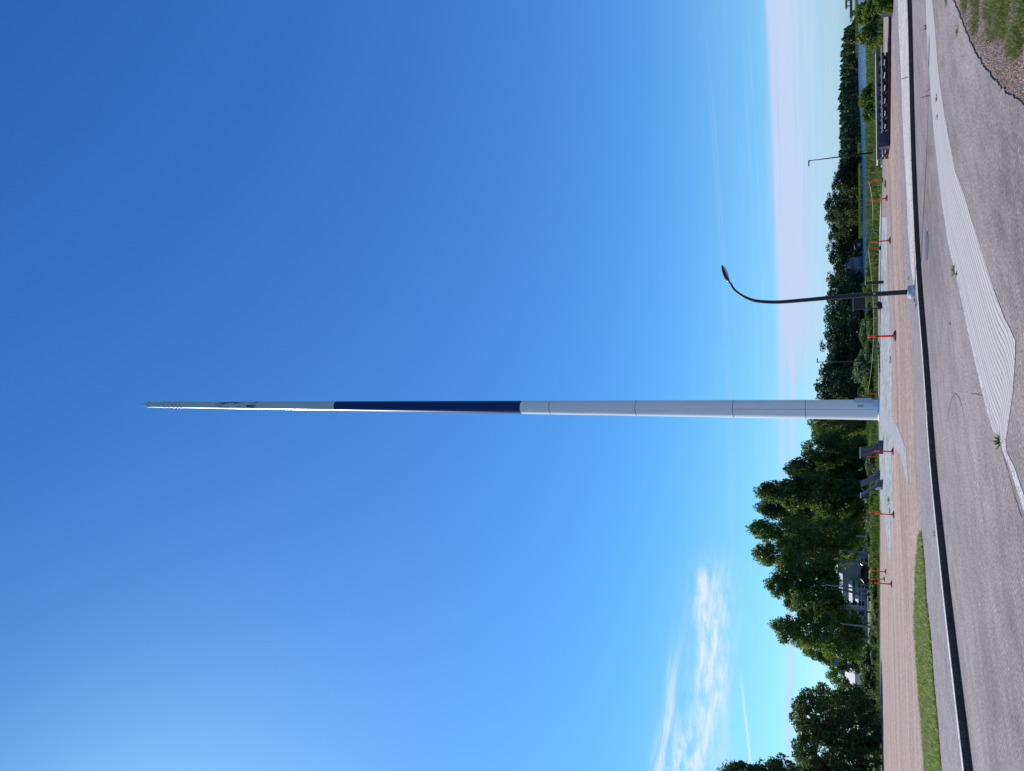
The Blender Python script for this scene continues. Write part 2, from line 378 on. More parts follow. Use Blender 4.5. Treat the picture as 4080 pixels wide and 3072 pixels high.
# ------------------------------------------------------------------ ground: road, pavement, yard
K = Z(1, [(1073, 0), (1078, 600), (1088, 1130), (1100, 1666)]) + Z(2, [(1120, 500), (1135, 850), (1150, 1230), (1166, 1450)]) + \
    Z(3, [(1200, 300), (1225, 600), (1245, 900), (1262, 1250), (1283, 1666)]) + Z(4, [(1310, 300), (1345, 700), (1385, 1100), (1420, 1400)]) + \
    Z(5, [(1450, 250), (1500, 650), (1540, 1000), (1580, 1350), (1612, 1666)])
KW = [G(x, y, PZ) for x, y in K]
kr = [Vector((34, 42.5, 0)), Vector((24, 33.5, 0)), Vector((17, 28.2, 0))]
kl = [Vector((-7.9, 11.0, 0)), Vector((-9.6, 6.5, 0)), Vector((-10.6, 0, 0)), Vector((-11.2, -12, 0)), Vector((-11.5, -30, 0))]
def smooth2(pts, it=2):
    P = [Vector((p[0], p[1], 0)) for p in pts]
    for _ in range(it):
        Q = [P[0]]
        for i in range(1, len(P) - 1): Q.append(P[i - 1] * .25 + P[i] * .5 + P[i + 1] * .25)
        Q.append(P[-1]); P = Q
    return P
def resample(pts, d):
    out = [pts[0]]; acc = 0
    for a, b in zip(pts[:-1], pts[1:]):
        l = (b - a).length; k = max(1, int(l / d))
        for i in range(1, k + 1): out.append(a.lerp(b, i / k))
    return out
def offset(pts, d):      # d>0 : to the left of travel direction
    o = []
    for i, p in enumerate(pts):
        t = (pts[min(i + 1, len(pts) - 1)] - pts[max(i - 1, 0)]).normalized(); o.append(p + Vector((-t.y, t.x, 0)) * d)
    return o
kerb_line = smooth2(resample(kr + KW + kl, 1.0), 3)      # travels from far right to near left
kin = offset(kerb_line, -0.15)      # inner (yard) side
if (kin[20] - Vector((0, 60, 0))).length > (kerb_line[20] - Vector((0, 60, 0))).length: kin = offset(kerb_line, 0.15)

# verge outline, near right
VE = Z(1, [(1530, 0), (1570, 150), (1620, 270), (1700, 480), (1800, 640), (1900, 780), (2000, 900), (2100, 970), (2205, 1020)])
VW = [G(x, y, 0) for x, y in VE]
v_far = [Vector((16, 30, 0)), Vector((12, 24.0, 0)), Vector((8.6, 18, 0))]
v_near = [Vector((2.35, 8.0, 0)), Vector((2.2, 6.8, 0)), Vector((2.3, 4, 0)), Vector((3.0, -30, 0))]
vline = smooth2(resample(v_far + VW + v_near, .5), 2)
vline = resample(vline, .07)
jit = [p + Vector((rnd.gauss(0, .016), rnd.gauss(0, .016), 0)) for p in vline]
road_poly = [Vector((60, 66, 0))] + kerb_line + [Vector((3, -34, 0))] + list(reversed(jit)) + [Vector((60, 55, 0))]
m_near = sheet('road', road_poly, 0, m_asph, thick=.09)
verge_poly = list(offset(jit, 0)) + [Vector((60, -30, 0)), Vector((60, 55, 0))]
verge = sheet('roadside_gravel', [p + Vector((0, 0, 0)) for p in verge_poly], -.018, m_verge)

kb = MB()
n = len(kerb_line)
prof_z = (PZ - .002)
rows = [[(p.x, p.y, -.05) for p in kerb_line], [(p.x, p.y, PZ - .003) for p in kerb_line]]
k2 = [kerb_line[i].lerp(kin[i], .1) for i in range(n)]
rows.append([(p.x, p.y, PZ + .004) for p in k2]); rows.append([(p.x, p.y, PZ + .004) for p in kin]); rows.append([(p.x, p.y, -.05) for p in kin])
for i in range(len(rows) - 1):
    kb.add(rows[i] + rows[i + 1], [(j, j + 1, n + j + 1, n + j) for j in range(n - 1)])
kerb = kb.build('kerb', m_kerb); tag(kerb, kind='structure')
kerb.data.materials.append(ground_mat('shaded_kerb_face', ((.085, .052, .042), (.125, .080, .066)), (1.5, 40, 120), None, bump=.3))  # road-side face darkened in colour to deepen the shade on it
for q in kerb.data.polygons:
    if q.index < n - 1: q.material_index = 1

jm = MB(); acc = 0; nxt = 0.5
for i in range(1, n - 1):
    acc += (kerb_line[i] - kerb_line[i - 1]).length
    if acc > nxt and kerb_line[i].length < 45:
        nxt += 1.0; dn = (kin[i] - kerb_line[i]).normalized(); tn = Vector((-dn.y, dn.x, 0)); p_ = kerb_line[i]
        o1 = p_ - dn * .004; o2 = kin[i]; w2 = tn * .006
        jm.add([tuple(o1 - w2) [:2] + (0,), tuple(o1 + w2)[:2] + (0,), tuple(o1 + w2)[:2] + (PZ - .006,), tuple(o1 - w2)[:2] + (PZ - .006,)], [(0, 1, 2, 3)])
        o3 = k2[i]
        jm.add([tuple(o3 - w2)[:2] + (PZ + .007,), tuple(o3 + w2)[:2] + (PZ + .007,), tuple(o2 + w2)[:2] + (PZ + .007,), tuple(o2 - w2)[:2] + (PZ + .007,)], [(0, 1, 2, 3)])
tag(jm.build('kerb_joints', mat('joint_dirt', (.06, .05, .045), .9)), kind='structure')
# yard (raised) - gravel, then sheets on it
FE = [(3523, -300), (3523, 0), (3523, 300), (3516, 600), (3513, 760), (3506, 930), (3503, 1100), (3501, 1250), (3501, 1400), (3501, 1600), (3504, 1800), (3506, 1900), (3508, 2100), (3508, 2400), (3508, 2700), (3512, 3072), (3516, 3400)]
FW = [G(x, y, PZ) for x, y in FE]
yard = [Vector((60, 62, 0)), Vector((36, 44.5, 0))] + kin[1:] + [Vector((-60, -30, 0)), Vector((-62, 50, 0)), Vector((-50, 62, 0))] + list(reversed(FW)) + [Vector((60, 64, 0))]
sheet('gravel_yard', yard, PZ, m_grav)
def zs(name, pts, dz, m, **k): return sheet(name, [G(x, y, PZ) for x, y in pts], PZ + dz, m, **k)
walk_back = Z(1, [(915, -300), (925, 100), (950, 700), (985, 1200), (1000, 1600)]) + Z(2, [(1010, 300), (1030, 700), (1050, 1000), (1075, 1400)]) + \
    Z(3, [(1085, 0), (1105, 400), (1125, 700), (1140, 900), (1145, 1200), (1160, 1660)]) + Z(4, [(1172, 150), (1205, 760), (1215, 850), (1240, 1100), (1260, 1500)]) + \
    Z(5, [(1262, 20), (1300, 350), (1330, 800), (1370, 1200), (1405, 1666), (1450, 2100)])
wb = [G(x, y, PZ) for x, y in walk_back] + [Vector((-13.5, 4, 0)), Vector((-14.5, -30, 0))]
k_in_start = min(range(n), key=lambda i: (kin[i] - Vector((19.5, 30.5, 0))).length)
sheet('pavement', wb + list(reversed(kin[k_in_start:])), PZ + .004, m_walk)
# pale concrete strip right of the lamp
cs = Z(1, [(955, -300), (975, 0), (985, 300), (1005, 700), (1020, 1130), (1045, 1600)]) + Z(2, [(1060, 400), (1075, 800), (1100, 1100), (1118, 1250), (1130, 1320), (1150, 1400)])
csw = [G(x, y, PZ) for x, y in cs]
i_end = min(range(n), key=lambda i: (kin[i] - csw[-1]).length)
sheet('concrete_strip', csw + list(reversed(kin[k_in_start:i_end])), PZ + .008, m_conc)
# lawn wedge at the left
gw = Z(4, [(1205, 765), (1185, 880), (1165, 1150), (1160, 1400), (1150, 1600)]) + Z(5, [(1160, 400), (1195, 900), (1220, 1200), (1250, 1600), (1270, 1900)])
gb = Z(4, [(1215, 850), (1240, 1100), (1260, 1500)]) + Z(5, [(1262, 20), (1300, 350), (1330, 800), (1370, 1200), (1405, 1666), (1440, 1990)])
wedge = [G(x, y, PZ) for x, y in gw] + [G(x, y, PZ) for x, y in reversed(gb)]
sheet('grass_verge', wedge, PZ + .010, m_lawn)
bl = scatter(wedge, 36000)
tag(blades('grass', bl, PZ + .01, .07, .022, m_grass2, lean=.8), 'short bright grass wedge between gravel yard and grey pavement', 'grass', kind='stuff')
# crushed stone plaza round the pole
st = Z(2, [(802, 650), (797, 1100), (795, 1666)]) + Z(3, [(789, 300), (786, 900), (792, 1200)]) + Z(4, [(797, 0), (801, 450), (868, 800), (900, 1130), (920, 700), (925, 100)]) + \
    Z(3, [(918, 900), (905, 300), (885, 0)]) + Z(2, [(872, 1300), (868, 900), (872, 650)])
zs('crushed_stone_plaza', st, .003, m_stone)
for k, (a, b) in enumerate((((845, 0), (852, 620)), ((852, 620), (845, 1030)))):
    q = Z(3, [a, b, (b[0] + 9, b[1]), (a[0] + 9, a[1])]); zs('plaza_edging', q, .0045, m_path)
q = Z(4, [(800, 20), (845, 440), (868, 760), (888, 980), (880, 980), (858, 760), (835, 440), (795, 20)]); zs('plaza_edging', q, .0045, m_path)
pp = Z(3, [(793, 985), (850, 1045), (905, 1085), (925, 1150), (960, 1200), (1010, 1330), (1055, 1450), (1068, 1660)]) + Z(4, [(1080, 330), (1095, 410), (1080, 370), (1040, 200), (1000, 30)]) + \
    Z(3, [(940, 1420), (915, 1330), (850, 1260), (800, 1200)])
zs('paved_path', pp, .006, m_path)
# far border line of the yard
fb = [p for p in FW]; fo = offset(fb, .35)
if fo[5].y < fb[5].y: fo = offset(fb, -.35)
sheet('yard_border', fb + list(reversed(fo)), PZ + .02, m_kerb, thick=.1)

# ------------------------------------------------------------------ striped traffic island
inner = Z(1, [(1243, -160), (1245, 0), (1260, 450), (1290, 800), (1310, 1130), (1365, 1666)]) + Z(2, [(1400, 450), (1440, 750), (1480, 980), (1540, 1200), (1600, 1480), (1640, 1666)]) + \
    Z(3, [(1660, 300), (1740, 630), (1800, 900), (1860, 1130), (1900, 1270), (1945, 1365)])
outer = Z(1, [(1300, -160), (1310, 0), (1335, 250), (1370, 700), (1430, 1130), (1535, 1666)]) + Z(2, [(1620, 430), (1790, 970), (1910, 1350), (2030, 1666)]) + \
    Z(3, [(2040, 200), (2125, 390), (2120, 600), (2100, 900), (2070, 1100), (2035, 1340), (1985, 1375)])
IN = smooth2(resample([G(x, y) for x, y in inner], .35), 2); OU = [G(x, y) for x, y in outer]
isl_poly = IN + list(reversed(OU))
m_isl = bpy.data.materials.new('striped_pavers'); m_isl.use_nodes = True
t = m_isl.node_tree; b = t.nodes['Principled BSDF']; b.inputs['Roughness'].default_value = .85
uv = t.nodes.new('ShaderNodeUVMap'); sp = t.nodes.new('ShaderNodeSeparateXYZ'); t.links.new(uv.outputs[0], sp.inputs[0])
def MM(op, a, bb=None):
    q = t.nodes.new('ShaderNodeMath'); q.operation = op
    for i, v in enumerate((a, bb)):
        if v is None: continue
        if isinstance(v, (int, float)): q.inputs[i].default_value = v
        else: t.links.new(v, q.inputs[i])
    return q.outputs[0]
tcn = t.nodes.new('ShaderNodeTexCoord')
def TN(sc, det=4, rg=.6):
    q = t.nodes.new('ShaderNodeTexNoise'); q.inputs['Scale'].default_value = sc; q.inputs['Detail'].default_value = det; q.inputs['Roughness'].default_value = rg
    t.links.new(tcn.outputs['Object'], q.inputs[0]); return q.outputs[0]
ROW = .098
wv = MM('ADD', sp.outputs[1], MM('MULTIPLY', MM('SUBTRACT', TN(1.3), .5), .03))
rowf = MM('FRACT', MM('DIVIDE', wv, ROW)); rowi = MM('FLOOR', MM('DIVIDE', wv, ROW))
groove = MM('LESS_THAN', rowf, .19)
ufr = MM('FRACT', MM('ADD', MM('DIVIDE', sp.outputs[0], .62), MM('MULTIPLY', rowi, .37)))
joint = MM('MULTIPLY', MM('LESS_THAN', ufr, .014), MM('GREATER_THAN', TN(2.0), .52))
gm = MM('MAXIMUM', MM('MULTIPLY', groove, MM('ADD', .5, MM('MULTIPLY', TN(6), .8))), MM('MULTIPLY', joint, .7))
wn = t.nodes.new('ShaderNodeTexWhiteNoise'); wn.noise_dimensions = '1D'; t.links.new(rowi, wn.inputs['W'])
rp = t.nodes.new('ShaderNodeValToRGB'); e = rp.color_ramp.elements; e[0].position = .2; e[1].position = .85; e[0].color = (.37, .335, .32, 1); e[1].color = (.52, .48, .45, 1)
t.links.new(MM('ADD', MM('MULTIPLY', TN(30, 5, .75), .75), MM('MULTIPLY', wn.outputs['Value'], .22)), rp.inputs[0])
mxx = t.nodes.new('ShaderNodeMixRGB'); t.links.new(gm, mxx.inputs[0]); t.links.new(rp.outputs[0], mxx.inputs[1]); mxx.inputs[2].default_value = (.10, .085, .085, 1)
t.links.new(mxx.outputs[0], b.inputs['Base Color'])
bp = t.nodes.new('ShaderNodeBump'); bp.inputs['Strength'].default_value = .6; bp.inputs['Distance'].default_value = .01
t.links.new(MM('SUBTRACT', MM('MULTIPLY', TN(60), .3), gm), bp.inputs['Height']); t.links.new(bp.outputs[0], b.inputs['Normal'])
isl = sheet('traffic_island', isl_poly, .003, m_isl, thick=0)
# UVs: distance along and away from the inner edge
me = isl.data
bm = bmesh.new(); bm.from_mesh(me)
for _ in range(3): bmesh.ops.subdivide_edges(bm, edges=[e for e in bm.edges if e.calc_length() > .35], cuts=1, use_grid_fill=False); bmesh.ops.triangulate(bm, faces=bm.faces[:])
bm.to_mesh(me); bm.free()
P = np.array([(p.x, p.y) for p in IN]); seg = P[1:] - P[:-1]; sl_ = np.linalg.norm(seg, axis=1); cum = np.concatenate([[0], np.cumsum(sl_)])
uvl = me.uv_layers.new(name='UVMap'); vuv = []
for v in me.vertices:
    q = np.array([v.co.x, v.co.y]); tt = np.clip(((q - P[:-1]) * seg).sum(1) / (sl_ ** 2), 0, 1)
    if True:
        pr = P[:-1] + seg * tt[:, None]; dd = np.linalg.norm(q - pr, axis=1); i = int(dd.argmin())
        vuv.append((cum[i] + tt[i] * sl_[i], dd[i] + .02))
for lp in me.loops: uvl.data[lp.index].uv = vuv[lp.vertex_index]
# speckled border along the far edge of the island and the worn line running on from its tip
bo = offset(IN, .11)
if not inside(np.array([bo[30].x]), np.array([bo[30].y]), isl_poly)[0]: bo = offset(IN, -.11)
i0 = int(len(IN) * .45)
sheet('island_border_line', IN[i0:] + list(reversed(bo[i0:])), .005, m_paint)
oe = OU[-9:]; oi = offset(oe, .035)
if not inside(np.array([oi[4].x]), np.array([oi[4].y]), isl_poly)[0]: oi = offset(oe, -.035)
sheet('island_border_line', oe + list(reversed(oi)), .0055, m_paint)
la = [G(x, y) for x, y in Z(3, [(1990, 1385)]) + Z(4, [(2000, 0), (2070, 150), (2130, 340), (2215, 610), (2300, 900)])]
lb = [G(x, y) for x, y in Z(3, [(2030, 1345)]) + Z(4, [(2040, 0), (2115, 150), (2180, 340), (2270, 610), (2370, 900)])]
sheet('road_line', la + list(reversed(lb)), .005, m_paint)
m_tar = mat('tar_crack', (.05, .045, .05), .9)
def crack(name, pts, w, z=.004, label=None):
    P_ = resample([Vector((p[0], p[1], 0)) for p in pts], .12); P_ = [p + Vector((rnd.gauss(0, w * .35), rnd.gauss(0, w * .35), 0)) for p in P_]
    o = offset(P_, w); o = [a.lerp(c, rnd.uniform(.3, 1)) for a, c in zip(P_, o)]
    m_ = MB(); k = len(P_)
    m_.add([(p.x, p.y, z) for p in P_] + [(p.x, p.y, z) for p in o], [(i, i + 1, k + i + 1, k + i) for i in range(k - 1)])
    x = m_.build(name, m_tar); x['kind'] = 'structure'; return x
crack('road_crack', [G(x, y) for x, y in Z(4, [(1990, 0), (2030, 130), (2080, 300), (2120, 460), (2190, 660)])], .018)
crack('road_crack', [G(x, y) for x, y in Z(1, [(1240, 900), (1270, 890), (1292, 870)])], .03)
crack('road_crack', [G(x, y) for x, y in Z(1, [(1195, 960), (1240, 945), (1290, 938)])], .03)
crack('tyre_mark', [G(x, y) for x, y in Z(3, [(1450, 1200), (1470, 1080), (1500, 960), (1535, 905), (1570, 940), (1600, 1020), (1615, 1120), (1625, 1220)])], .022)
crack('tyre_mark', [G(x, y) for x, y in Z(3, [(1690, 940), (1690, 905), (1760, 910), (1800, 930)])], .014)
crack('road_seam', [G(x, y) for x, y in Z(1, [(1160, 0), (1172, 500), (1190, 950), (1215, 1300), (1235, 1560)])], .018)
crack('concrete_joint', [Vector((*G(x, y, PZ)[:2], 0)) for x, y in Z(1, [(1014, 775), (1074, 752)])], .03, z=PZ + .013)
mh = MB().lathe((*G(3694, 980)[:2], 0), [(.36, .001), (.36, .008), (.33, .009), (.33, .006)], 28)
mhr = empty('manhole_cover', (0, 0, 0)); tag(mhr, 'round iron manhole cover in the road below the curved lamp', 'manhole cover')
mh.build('frame', m_metal, mhr)
MB().lathe((*G(3694, 980)[:2], 0), [(.325, .001), (.325, .0075)], 28).build('lid', mat('worn_iron', (.10, .10, .12), .5, .3, var=.3, vscale=20), mhr)

# verge grass and loose stones, near right
gpoly = [G(x, y) for x, y in Z(1, [(1560, -420), (1590, -150), (1600, 0), (1635, 120), (1660, 230), (1745, 360), (1830, 410), (1900, 390), (1960, 330), (2010, 430), (2060, 510), (2130, 550), (2205, 460), (2330, 300), (2330, -420)])]
g1 = scatter(gpoly, 24000)
nzv = np.array([mnoise.noise(Vector((x * 1.1, y * 1.1, 0))) + .6 * mnoise.noise(Vector((x * 4.1, y * 4.1, 4))) for x, y in g1])
keep = nzv > -.08; g1 = g1[keep]; hh = (.035 + .07 * np.clip(nzv[keep] + .4, 0, 1)) * rng.uniform(.5, 1.6, len(g1))
gv = blades('grass', g1, -.04, hh, rng.uniform(.007, .018, len(g1)), m_grass_near, lean=1.0); tag(gv, 'rough green grass growing on the gravel verge at the road bend', 'grass', kind='stuff')
edge = np.array([(p.x, p.y) for p in jit]); 
wide = [G(x, y) for x, y in Z(1, [(1540, -300), (1570, 60), (1640, 260), (1720, 470), (1860, 640), (2010, 830), (2190, 960), (2330, 900), (2330, -300)])]
g2 = scatter(wide, 1500); g2 = g2[np.array([mnoise.noise(Vector((x * 2.3, y * 2.3, 3))) > .12 for x, y in g2])]
gs = blades('grass', g2, -.04, .07, .010, m_grass, lean=.6); tag(gs, 'sparse thin grass tufts scattered over brown gravel beside the asphalt', 'grass', kind='stuff')
sp_ = scatter([G(x, y) for x, y in Z(1, [(1545, -100), (1600, 200), (1720, 460), (1830, 640), (1950, 800), (2060, 920), (2200, 1005), (2330, 1060), (2330, 0)])], 9000)
sc = rng.uniform(.006, .019, len(sp_)); dirs = randdir(len(sp_)); d2 = np.cross(dirs, randdir(len(sp_))); d2 /= np.linalg.norm(d2, axis=1)[:, None]
vv = []; ff = []
base6 = np.array([(1, 0, 0), (-1, 0, 0), (0, 1, 0), (0, -1, 0), (0, 0, .7), (0, 0, -.7)], float)
F8 = [(0, 2, 4), (2, 1, 4), (1, 3, 4), (3, 0, 4), (2, 0, 5), (1, 2, 5), (3, 1, 5), (0, 3, 5)]
for i, (x, y) in enumerate(sp_):
    q = base6 * sc[i] * rng.uniform(.6, 1.3, 3); a = rng.uniform(0, 6.28); c_, s_ = math.cos(a), math.sin(a)
    k = len(vv); vv += [(x + p[0] * c_ - p[1] * s_, y + p[0] * s_ + p[1] * c_, -.016 + p[2]) for p in q]; ff += [(u + k, v + k, w + k) for u, v, w in F8]
me = bpy.data.meshes.new('gravel_stones'); me.from_pydata(vv, [], ff); me.materials.append(mat('stones', (.36, .26, .21), .85, col2=(.15, .11, .095), vscale=30)); tag(link('gravel_stones', me), 'loose brown gravel stones along the edge of the asphalt', 'gravel', kind='stuff')

# ------------------------------------------------------------------ terrain, river, far bank
near_sh = [(3436, -700), (3438, -300), (3441, 0), (3450, 150), (3457, 250), (3460, 330), (3462, 500), (3468, 650), (3472, 800), (3472, 950), (3464, 1060), (3458, 1120), (3452, 1200), (3448, 1290)]
far_sh = [(3416, -700), (3416, -300), (3417, 0), (3418, 300), (3420, 430), (3426, 490), (3432, 600), (3436, 700), (3437, 900), (3435, 1000), (3437, 1100), (3440, 1200), (3445, 1290)]
WZ = -1.2
def pol(pts):
    a = []
    for x, y in pts:
        p = G(x, y, WZ); a.append((math.atan2(p.x, p.y), math.hypot(p.x, p.y)))
    a.sort(); return np.array(a)
PN, PF = pol(near_sh), pol(far_sh)
THC = max(PN[0, 0], PF[0, 0])
def Rn(th): return 4000. if th < THC else float(np.interp(th, PN[:, 0], PN[:, 1]))
def Rf(th): return float(np.interp(th, PF[:, 0], PF[:, 1]))
def hterr(th, r):
    R0 = Rn(th)
    z = -.14 if r < 56 else -.14 + min(1, (r - 56) / 8) * .22
    if R0 < 3999:
        s = (r - 80) / max(10, R0 + 2 - 80)
        if r > 80: z = .08 - 1.5 * min(1.0, max(0, s)) ** 1.6
    elif r > 80: z = .08 - .1 * min(1, (r - 80) / 60)
    if r > 62: z += .06 * mnoise.noise(Vector((r * math.sin(th) * .15, r * math.cos(th) * .15, 0)))
    return min(z, .10) if r < 75 else z
ths = sorted(set(list(np.linspace(-math.pi, math.pi, 120)) + list(np.linspace(-.6, .6, 160)) + [THC - 1e-4, THC + 1e-4]))
rr = [0.5, 20, 50, 56, 60, 64, 68, 72, 76, 80, 88, 96, 105, 115, 125, 138, 150, 165, 180, 200, 230, 280, 350, 500, 900, 2000, 4000]
vs = []; fs = []
for th in ths:
    R0 = Rn(th) + 4
    for r in rr:
        q = min(r, R0 + (r - R0) * 1e-4) if r > R0 else r
        vs.append((q * math.sin(th), q * math.cos(th), hterr(th, q)))
m_ = len(rr)
for i in range(len(ths) - 1):
    for j in range(m_ - 1): fs.append((i * m_ + j, (i + 1) * m_ + j, (i + 1) * m_ + j + 1, i * m_ + j + 1))
me = bpy.data.meshes.new('ground'); me.from_pydata(vs, [], fs); me.materials.append(m_soil); me.shade_smooth()
tag(link('ground', me), kind='structure')
vs = []; fs = []; rr2 = [-2, 0, 3, 8, 20, 50, 120, 400, 1500, 3500]; tf = [t_ for t_ in ths if THC - .02 < t_ < .75]
for th in tf:
    R0 = Rf(th)
    for r in rr2: vs.append(((R0 + r) * math.sin(th), (R0 + r) * math.cos(th), WZ - .3 + (0 if r < 0 else .35 + min(1.2, r * .03))))
m_ = len(rr2)
for i in range(len(tf) - 1):
    for j in range(m_ - 1): fs.append((i * m_ + j, (i + 1) * m_ + j, (i + 1) * m_ + j + 1, i * m_ + j + 1))
me = bpy.data.meshes.new('far_bank'); me.from_pydata(vs, [], fs); me.materials.append(m_lawn); tag(link('far_bank', me), kind='structure')
m_wat = mat('river_water', (.012, .040, .115), .10, bump=1.0, bscale=.8, spec=.5)
for q in m_wat.node_tree.nodes:
    if q.type == 'BUMP': q.inputs['Distance'].default_value = 1.2
w_ = MB().add([(-200, 80, WZ), (3000, 80, WZ), (3000, 4000, WZ), (-200, 4000, WZ)], [(0, 1, 2, 3)]).build('river_water', m_wat); tag(w_, kind='structure')

# ------------------------------------------------------------------ vegetation prototypes (built at full size, then copied)
def crown(name, env, n_cl, n_leaf, ls, m, parent, seed, droop=0.0, cl_r=(.5, 1.1), zsq=.8, inner=.25):
    """leaf-sized faces gathered in clumps spread through the envelope env(h)->radius, h in 0..1 over (z0,z1)"""
    g = np.random.default_rng(seed); z0, z1, rf = env[:3]; cs = []
    while len(cs) < n_cl:
        h = g.uniform(0, 1); rad = rf(h)
        if g.uniform() > rad / 1.0 + .12: continue
        a = g.uniform(0, 2 * math.pi); k = math.sqrt(g.uniform(inner, 1)) * rad * (1 + .22 * math.sin(3 * a + seed + h * 9)) * (g.uniform(1.05, 1.35) if g.uniform() < .12 else 1)
        cs.append((k * math.cos(a), k * math.sin(a), z0 + h * (z1 - z0)))
    cs = np.array(cs); mx = env[3] if len(env) > 3 else 1
    cs[:, :2] *= mx
    r = g.uniform(*cl_r, n_cl); pc = []; 
    per = max(3, n_leaf // n_cl)
    d = randdir(n_cl * per, g); k = g.uniform(.45, 1, n_cl * per) ** .5
    rep = np.repeat(np.arange(n_cl), per)
    c = cs[rep] + d * k[:, None] * r[rep][:, None] * np.array([1, 1, zsq])
    c[:, 2] -= droop * g.uniform(0, 1, len(c)) ** 2 * r[rep] * 1.6
    ax = randdir(len(c), g) * (ls * g.uniform(.5, 1.1, len(c)))[:, None]; ay = np.cross(ax, randdir(len(c), g))
    if droop: ay[:, 2] -= np.abs(ay[:, 2]) * droop
    return quads(name, c, ax * .5, ay * .8, m, parent)
def trunk(name, H, r0, m, parent, seed, n_limb=7, spread=2.2, top=.9, base_limb=.25):
    g = random.Random(seed); mb = MB(); pts = [Vector((0, 0, -.1))]
    for i in range(1, 8): pts.append(Vector((g.gauss(0, .02 * H * i / 8), g.gauss(0, .02 * H * i / 8), H * top * i / 7)))
    mb.tube(pts, [r0 * (1 - .88 * i / 7) for i in range(8)], 8)
    for k in range(n_limb):
        h = base_limb + (.85 - base_limb) * k / n_limb; p = pts[0].lerp(pts[-1], h); i = min(6, int(h * 7)); p = pts[i].lerp(pts[i + 1], h * 7 - i)
        a = k * 2.4 + g.random(); s_ = spread * (1.1 - h) * g.uniform(.7, 1.1)
        mb.tube([p, p + Vector((math.cos(a) * s_ * .5, math.sin(a) * s_ * .5, s_ * .5)), p + Vector((math.cos(a) * s_, math.sin(a) * s_, s_ * .8))], [r0 * .35 * (1.1 - h), r0 * .2 * (1.1 - h), .02], 5)
    return mb.build(name, m, parent, smooth=True)
def oval(p=1.0, lo=.55): return lambda h: max(.05, math.sin(math.pi * min(1, max(0, (h * (1 - .0) * .88 + .10))) ** p) ** .8)
env_birch = lambda h: max(.07, (1 - h) ** .50 * min(1, .5 + h * 2.4) * (1 + .22 * math.sin(h * 23)))
env_round = lambda h: max(.08, math.sqrt(max(0, 1 - (2 * h - .9) ** 2 / 1.25)))
env_spire = lambda h: max(.03, (1 - h) ** .9)
env_low = lambda h: max(.1, math.sqrt(max(0, 1 - h ** 2)))
protos = {}
def proto(key, name, H, Wd, rf, z0, ncl, nl, ls, leaf, bark, r0, droop=0, cl=(.5, 1.1), seeds=(1, 2), zsq=.8, inner=.25):
    protos[key] = []
    for s in seeds:
        rt = empty(name, (0, -300, -50)); rt['H'] = H; rt['W'] = Wd
        trunk('trunk', H, r0, bark, rt, s, spread=Wd * .45)
        crown('crown', (z0 * H, H * .97, rf, Wd / 2 * .88), ncl, nl, ls, leaf, rt, s * 7 + 1, droop, cl, zsq, inner)
        protos[key].append(rt)
proto('birch', 'birch_tree', 16, 7, env_birch, .10, 400, 30000, .26, m_leaf_b, m_birch, .18, .5, (.28, .85), (1, 2, 3, 21, 22), .9)
proto('highbirch', 'birch_tree', 16, 7, env_birch, .30, 330, 25000, .26, m_leaf_b, m_birch, .18, .5, (.28, .85), (23, 24, 25), .9)
proto('broad', 'broadleaf_tree', 12, 9, env_round, .04, 240, 26000, .27, m_leaf_d, m_bark, .22, .1, (.5, 1.15), (4, 5))
proto('green', 'broadleaf_tree', 10, 8, env_round, .03, 200, 20000, .27, m_leaf_b, m_bark, .2, .2, (.5, 1.1), (6, 7))
proto('spruce', 'spruce_tree', 15, 5.5, env_spire, .05, 260, 18000, .22, m_leaf_s, m_bark, .2, .5, (.3, .8), (8, 9), .45)
proto('far', 'broadleaf_tree', 14, 9, env_birch, .0, 110, 5200, .62, m_leaf_f, m_bark, .25, .1, (.9, 1.9), (10, 11, 12, 13))
proto('farspruce', 'spruce_tree', 16, 6, env_spire, .0, 90, 3600, .5, m_leaf_s, m_bark, .25, .3, (.6, 1.3), (14,), .5)
def shrub_proto(key, name, leaf, seeds, droop=0., ls=.085):
    ls *= 1.7
    protos[key] = []
    for s in seeds:
        rt = empty(name, (0, -300, -50)); rt['H'] = 2.0; rt['W'] = 2.2
        mb = MB(); g = random.Random(s)
        for k in range(9):
            a = k * .7 + g.random(); q = g.uniform(.3, .9)
            mb.tube([(0, 0, -.05), (math.cos(a) * q * .4, math.sin(a) * q * .4, .8), (math.cos(a) * q, math.sin(a) * q, 1.5 + .4 * g.random())], [.03, .02, .008], 5)
        mb.build('stem', m_bark, rt)
        crown('foliage', (.1, 2.0, env_low, 1.0), 70, 5200, ls, leaf, rt, s, droop, (.20, .48), 1.1)
        protos[key].append(rt)
shrub_proto('willow', 'willow_shrub', m_leaf_w, (31, 32, 33), .2, .10)
shrub_proto('bush', 'leafy_bush', m_leaf_y, (41, 42, 43), .1, .10)
shrub_proto('darkbush', 'leafy_bush', m_leaf_d, (51, 52), .1, .11)
cnt = {}
def plant(key, p, H, Wd, label, cat='tree', group=None, rz=None):
    lst = protos[key]; i = cnt.get(key, 0); cnt[key] = i + 1; src = lst[i % len(lst)]
    c = copy_tree(src); c.location = p; c.rotation_euler = (0, 0, rnd.uniform(0, 6.28) if rz is None else rz)
    c.scale = (Wd / src['W'], Wd / src['W'], H / src['H']); tag(c, label, cat, group); return c
def tree(key, xt, y, wpx, Y, label, z=0.0, **k):
    """tree whose top reaches photo row xt at column y, standing Y metres out"""
    top = A(xt, y, Y); H = top.z - z; a, b2 = A(3430, y - wpx / 2, Y), A(3430, y + wpx / 2, Y); Wd = abs(a.x - b2.x)
    return plant(key, (top.x, Y, z), H, Wd, label, **k)

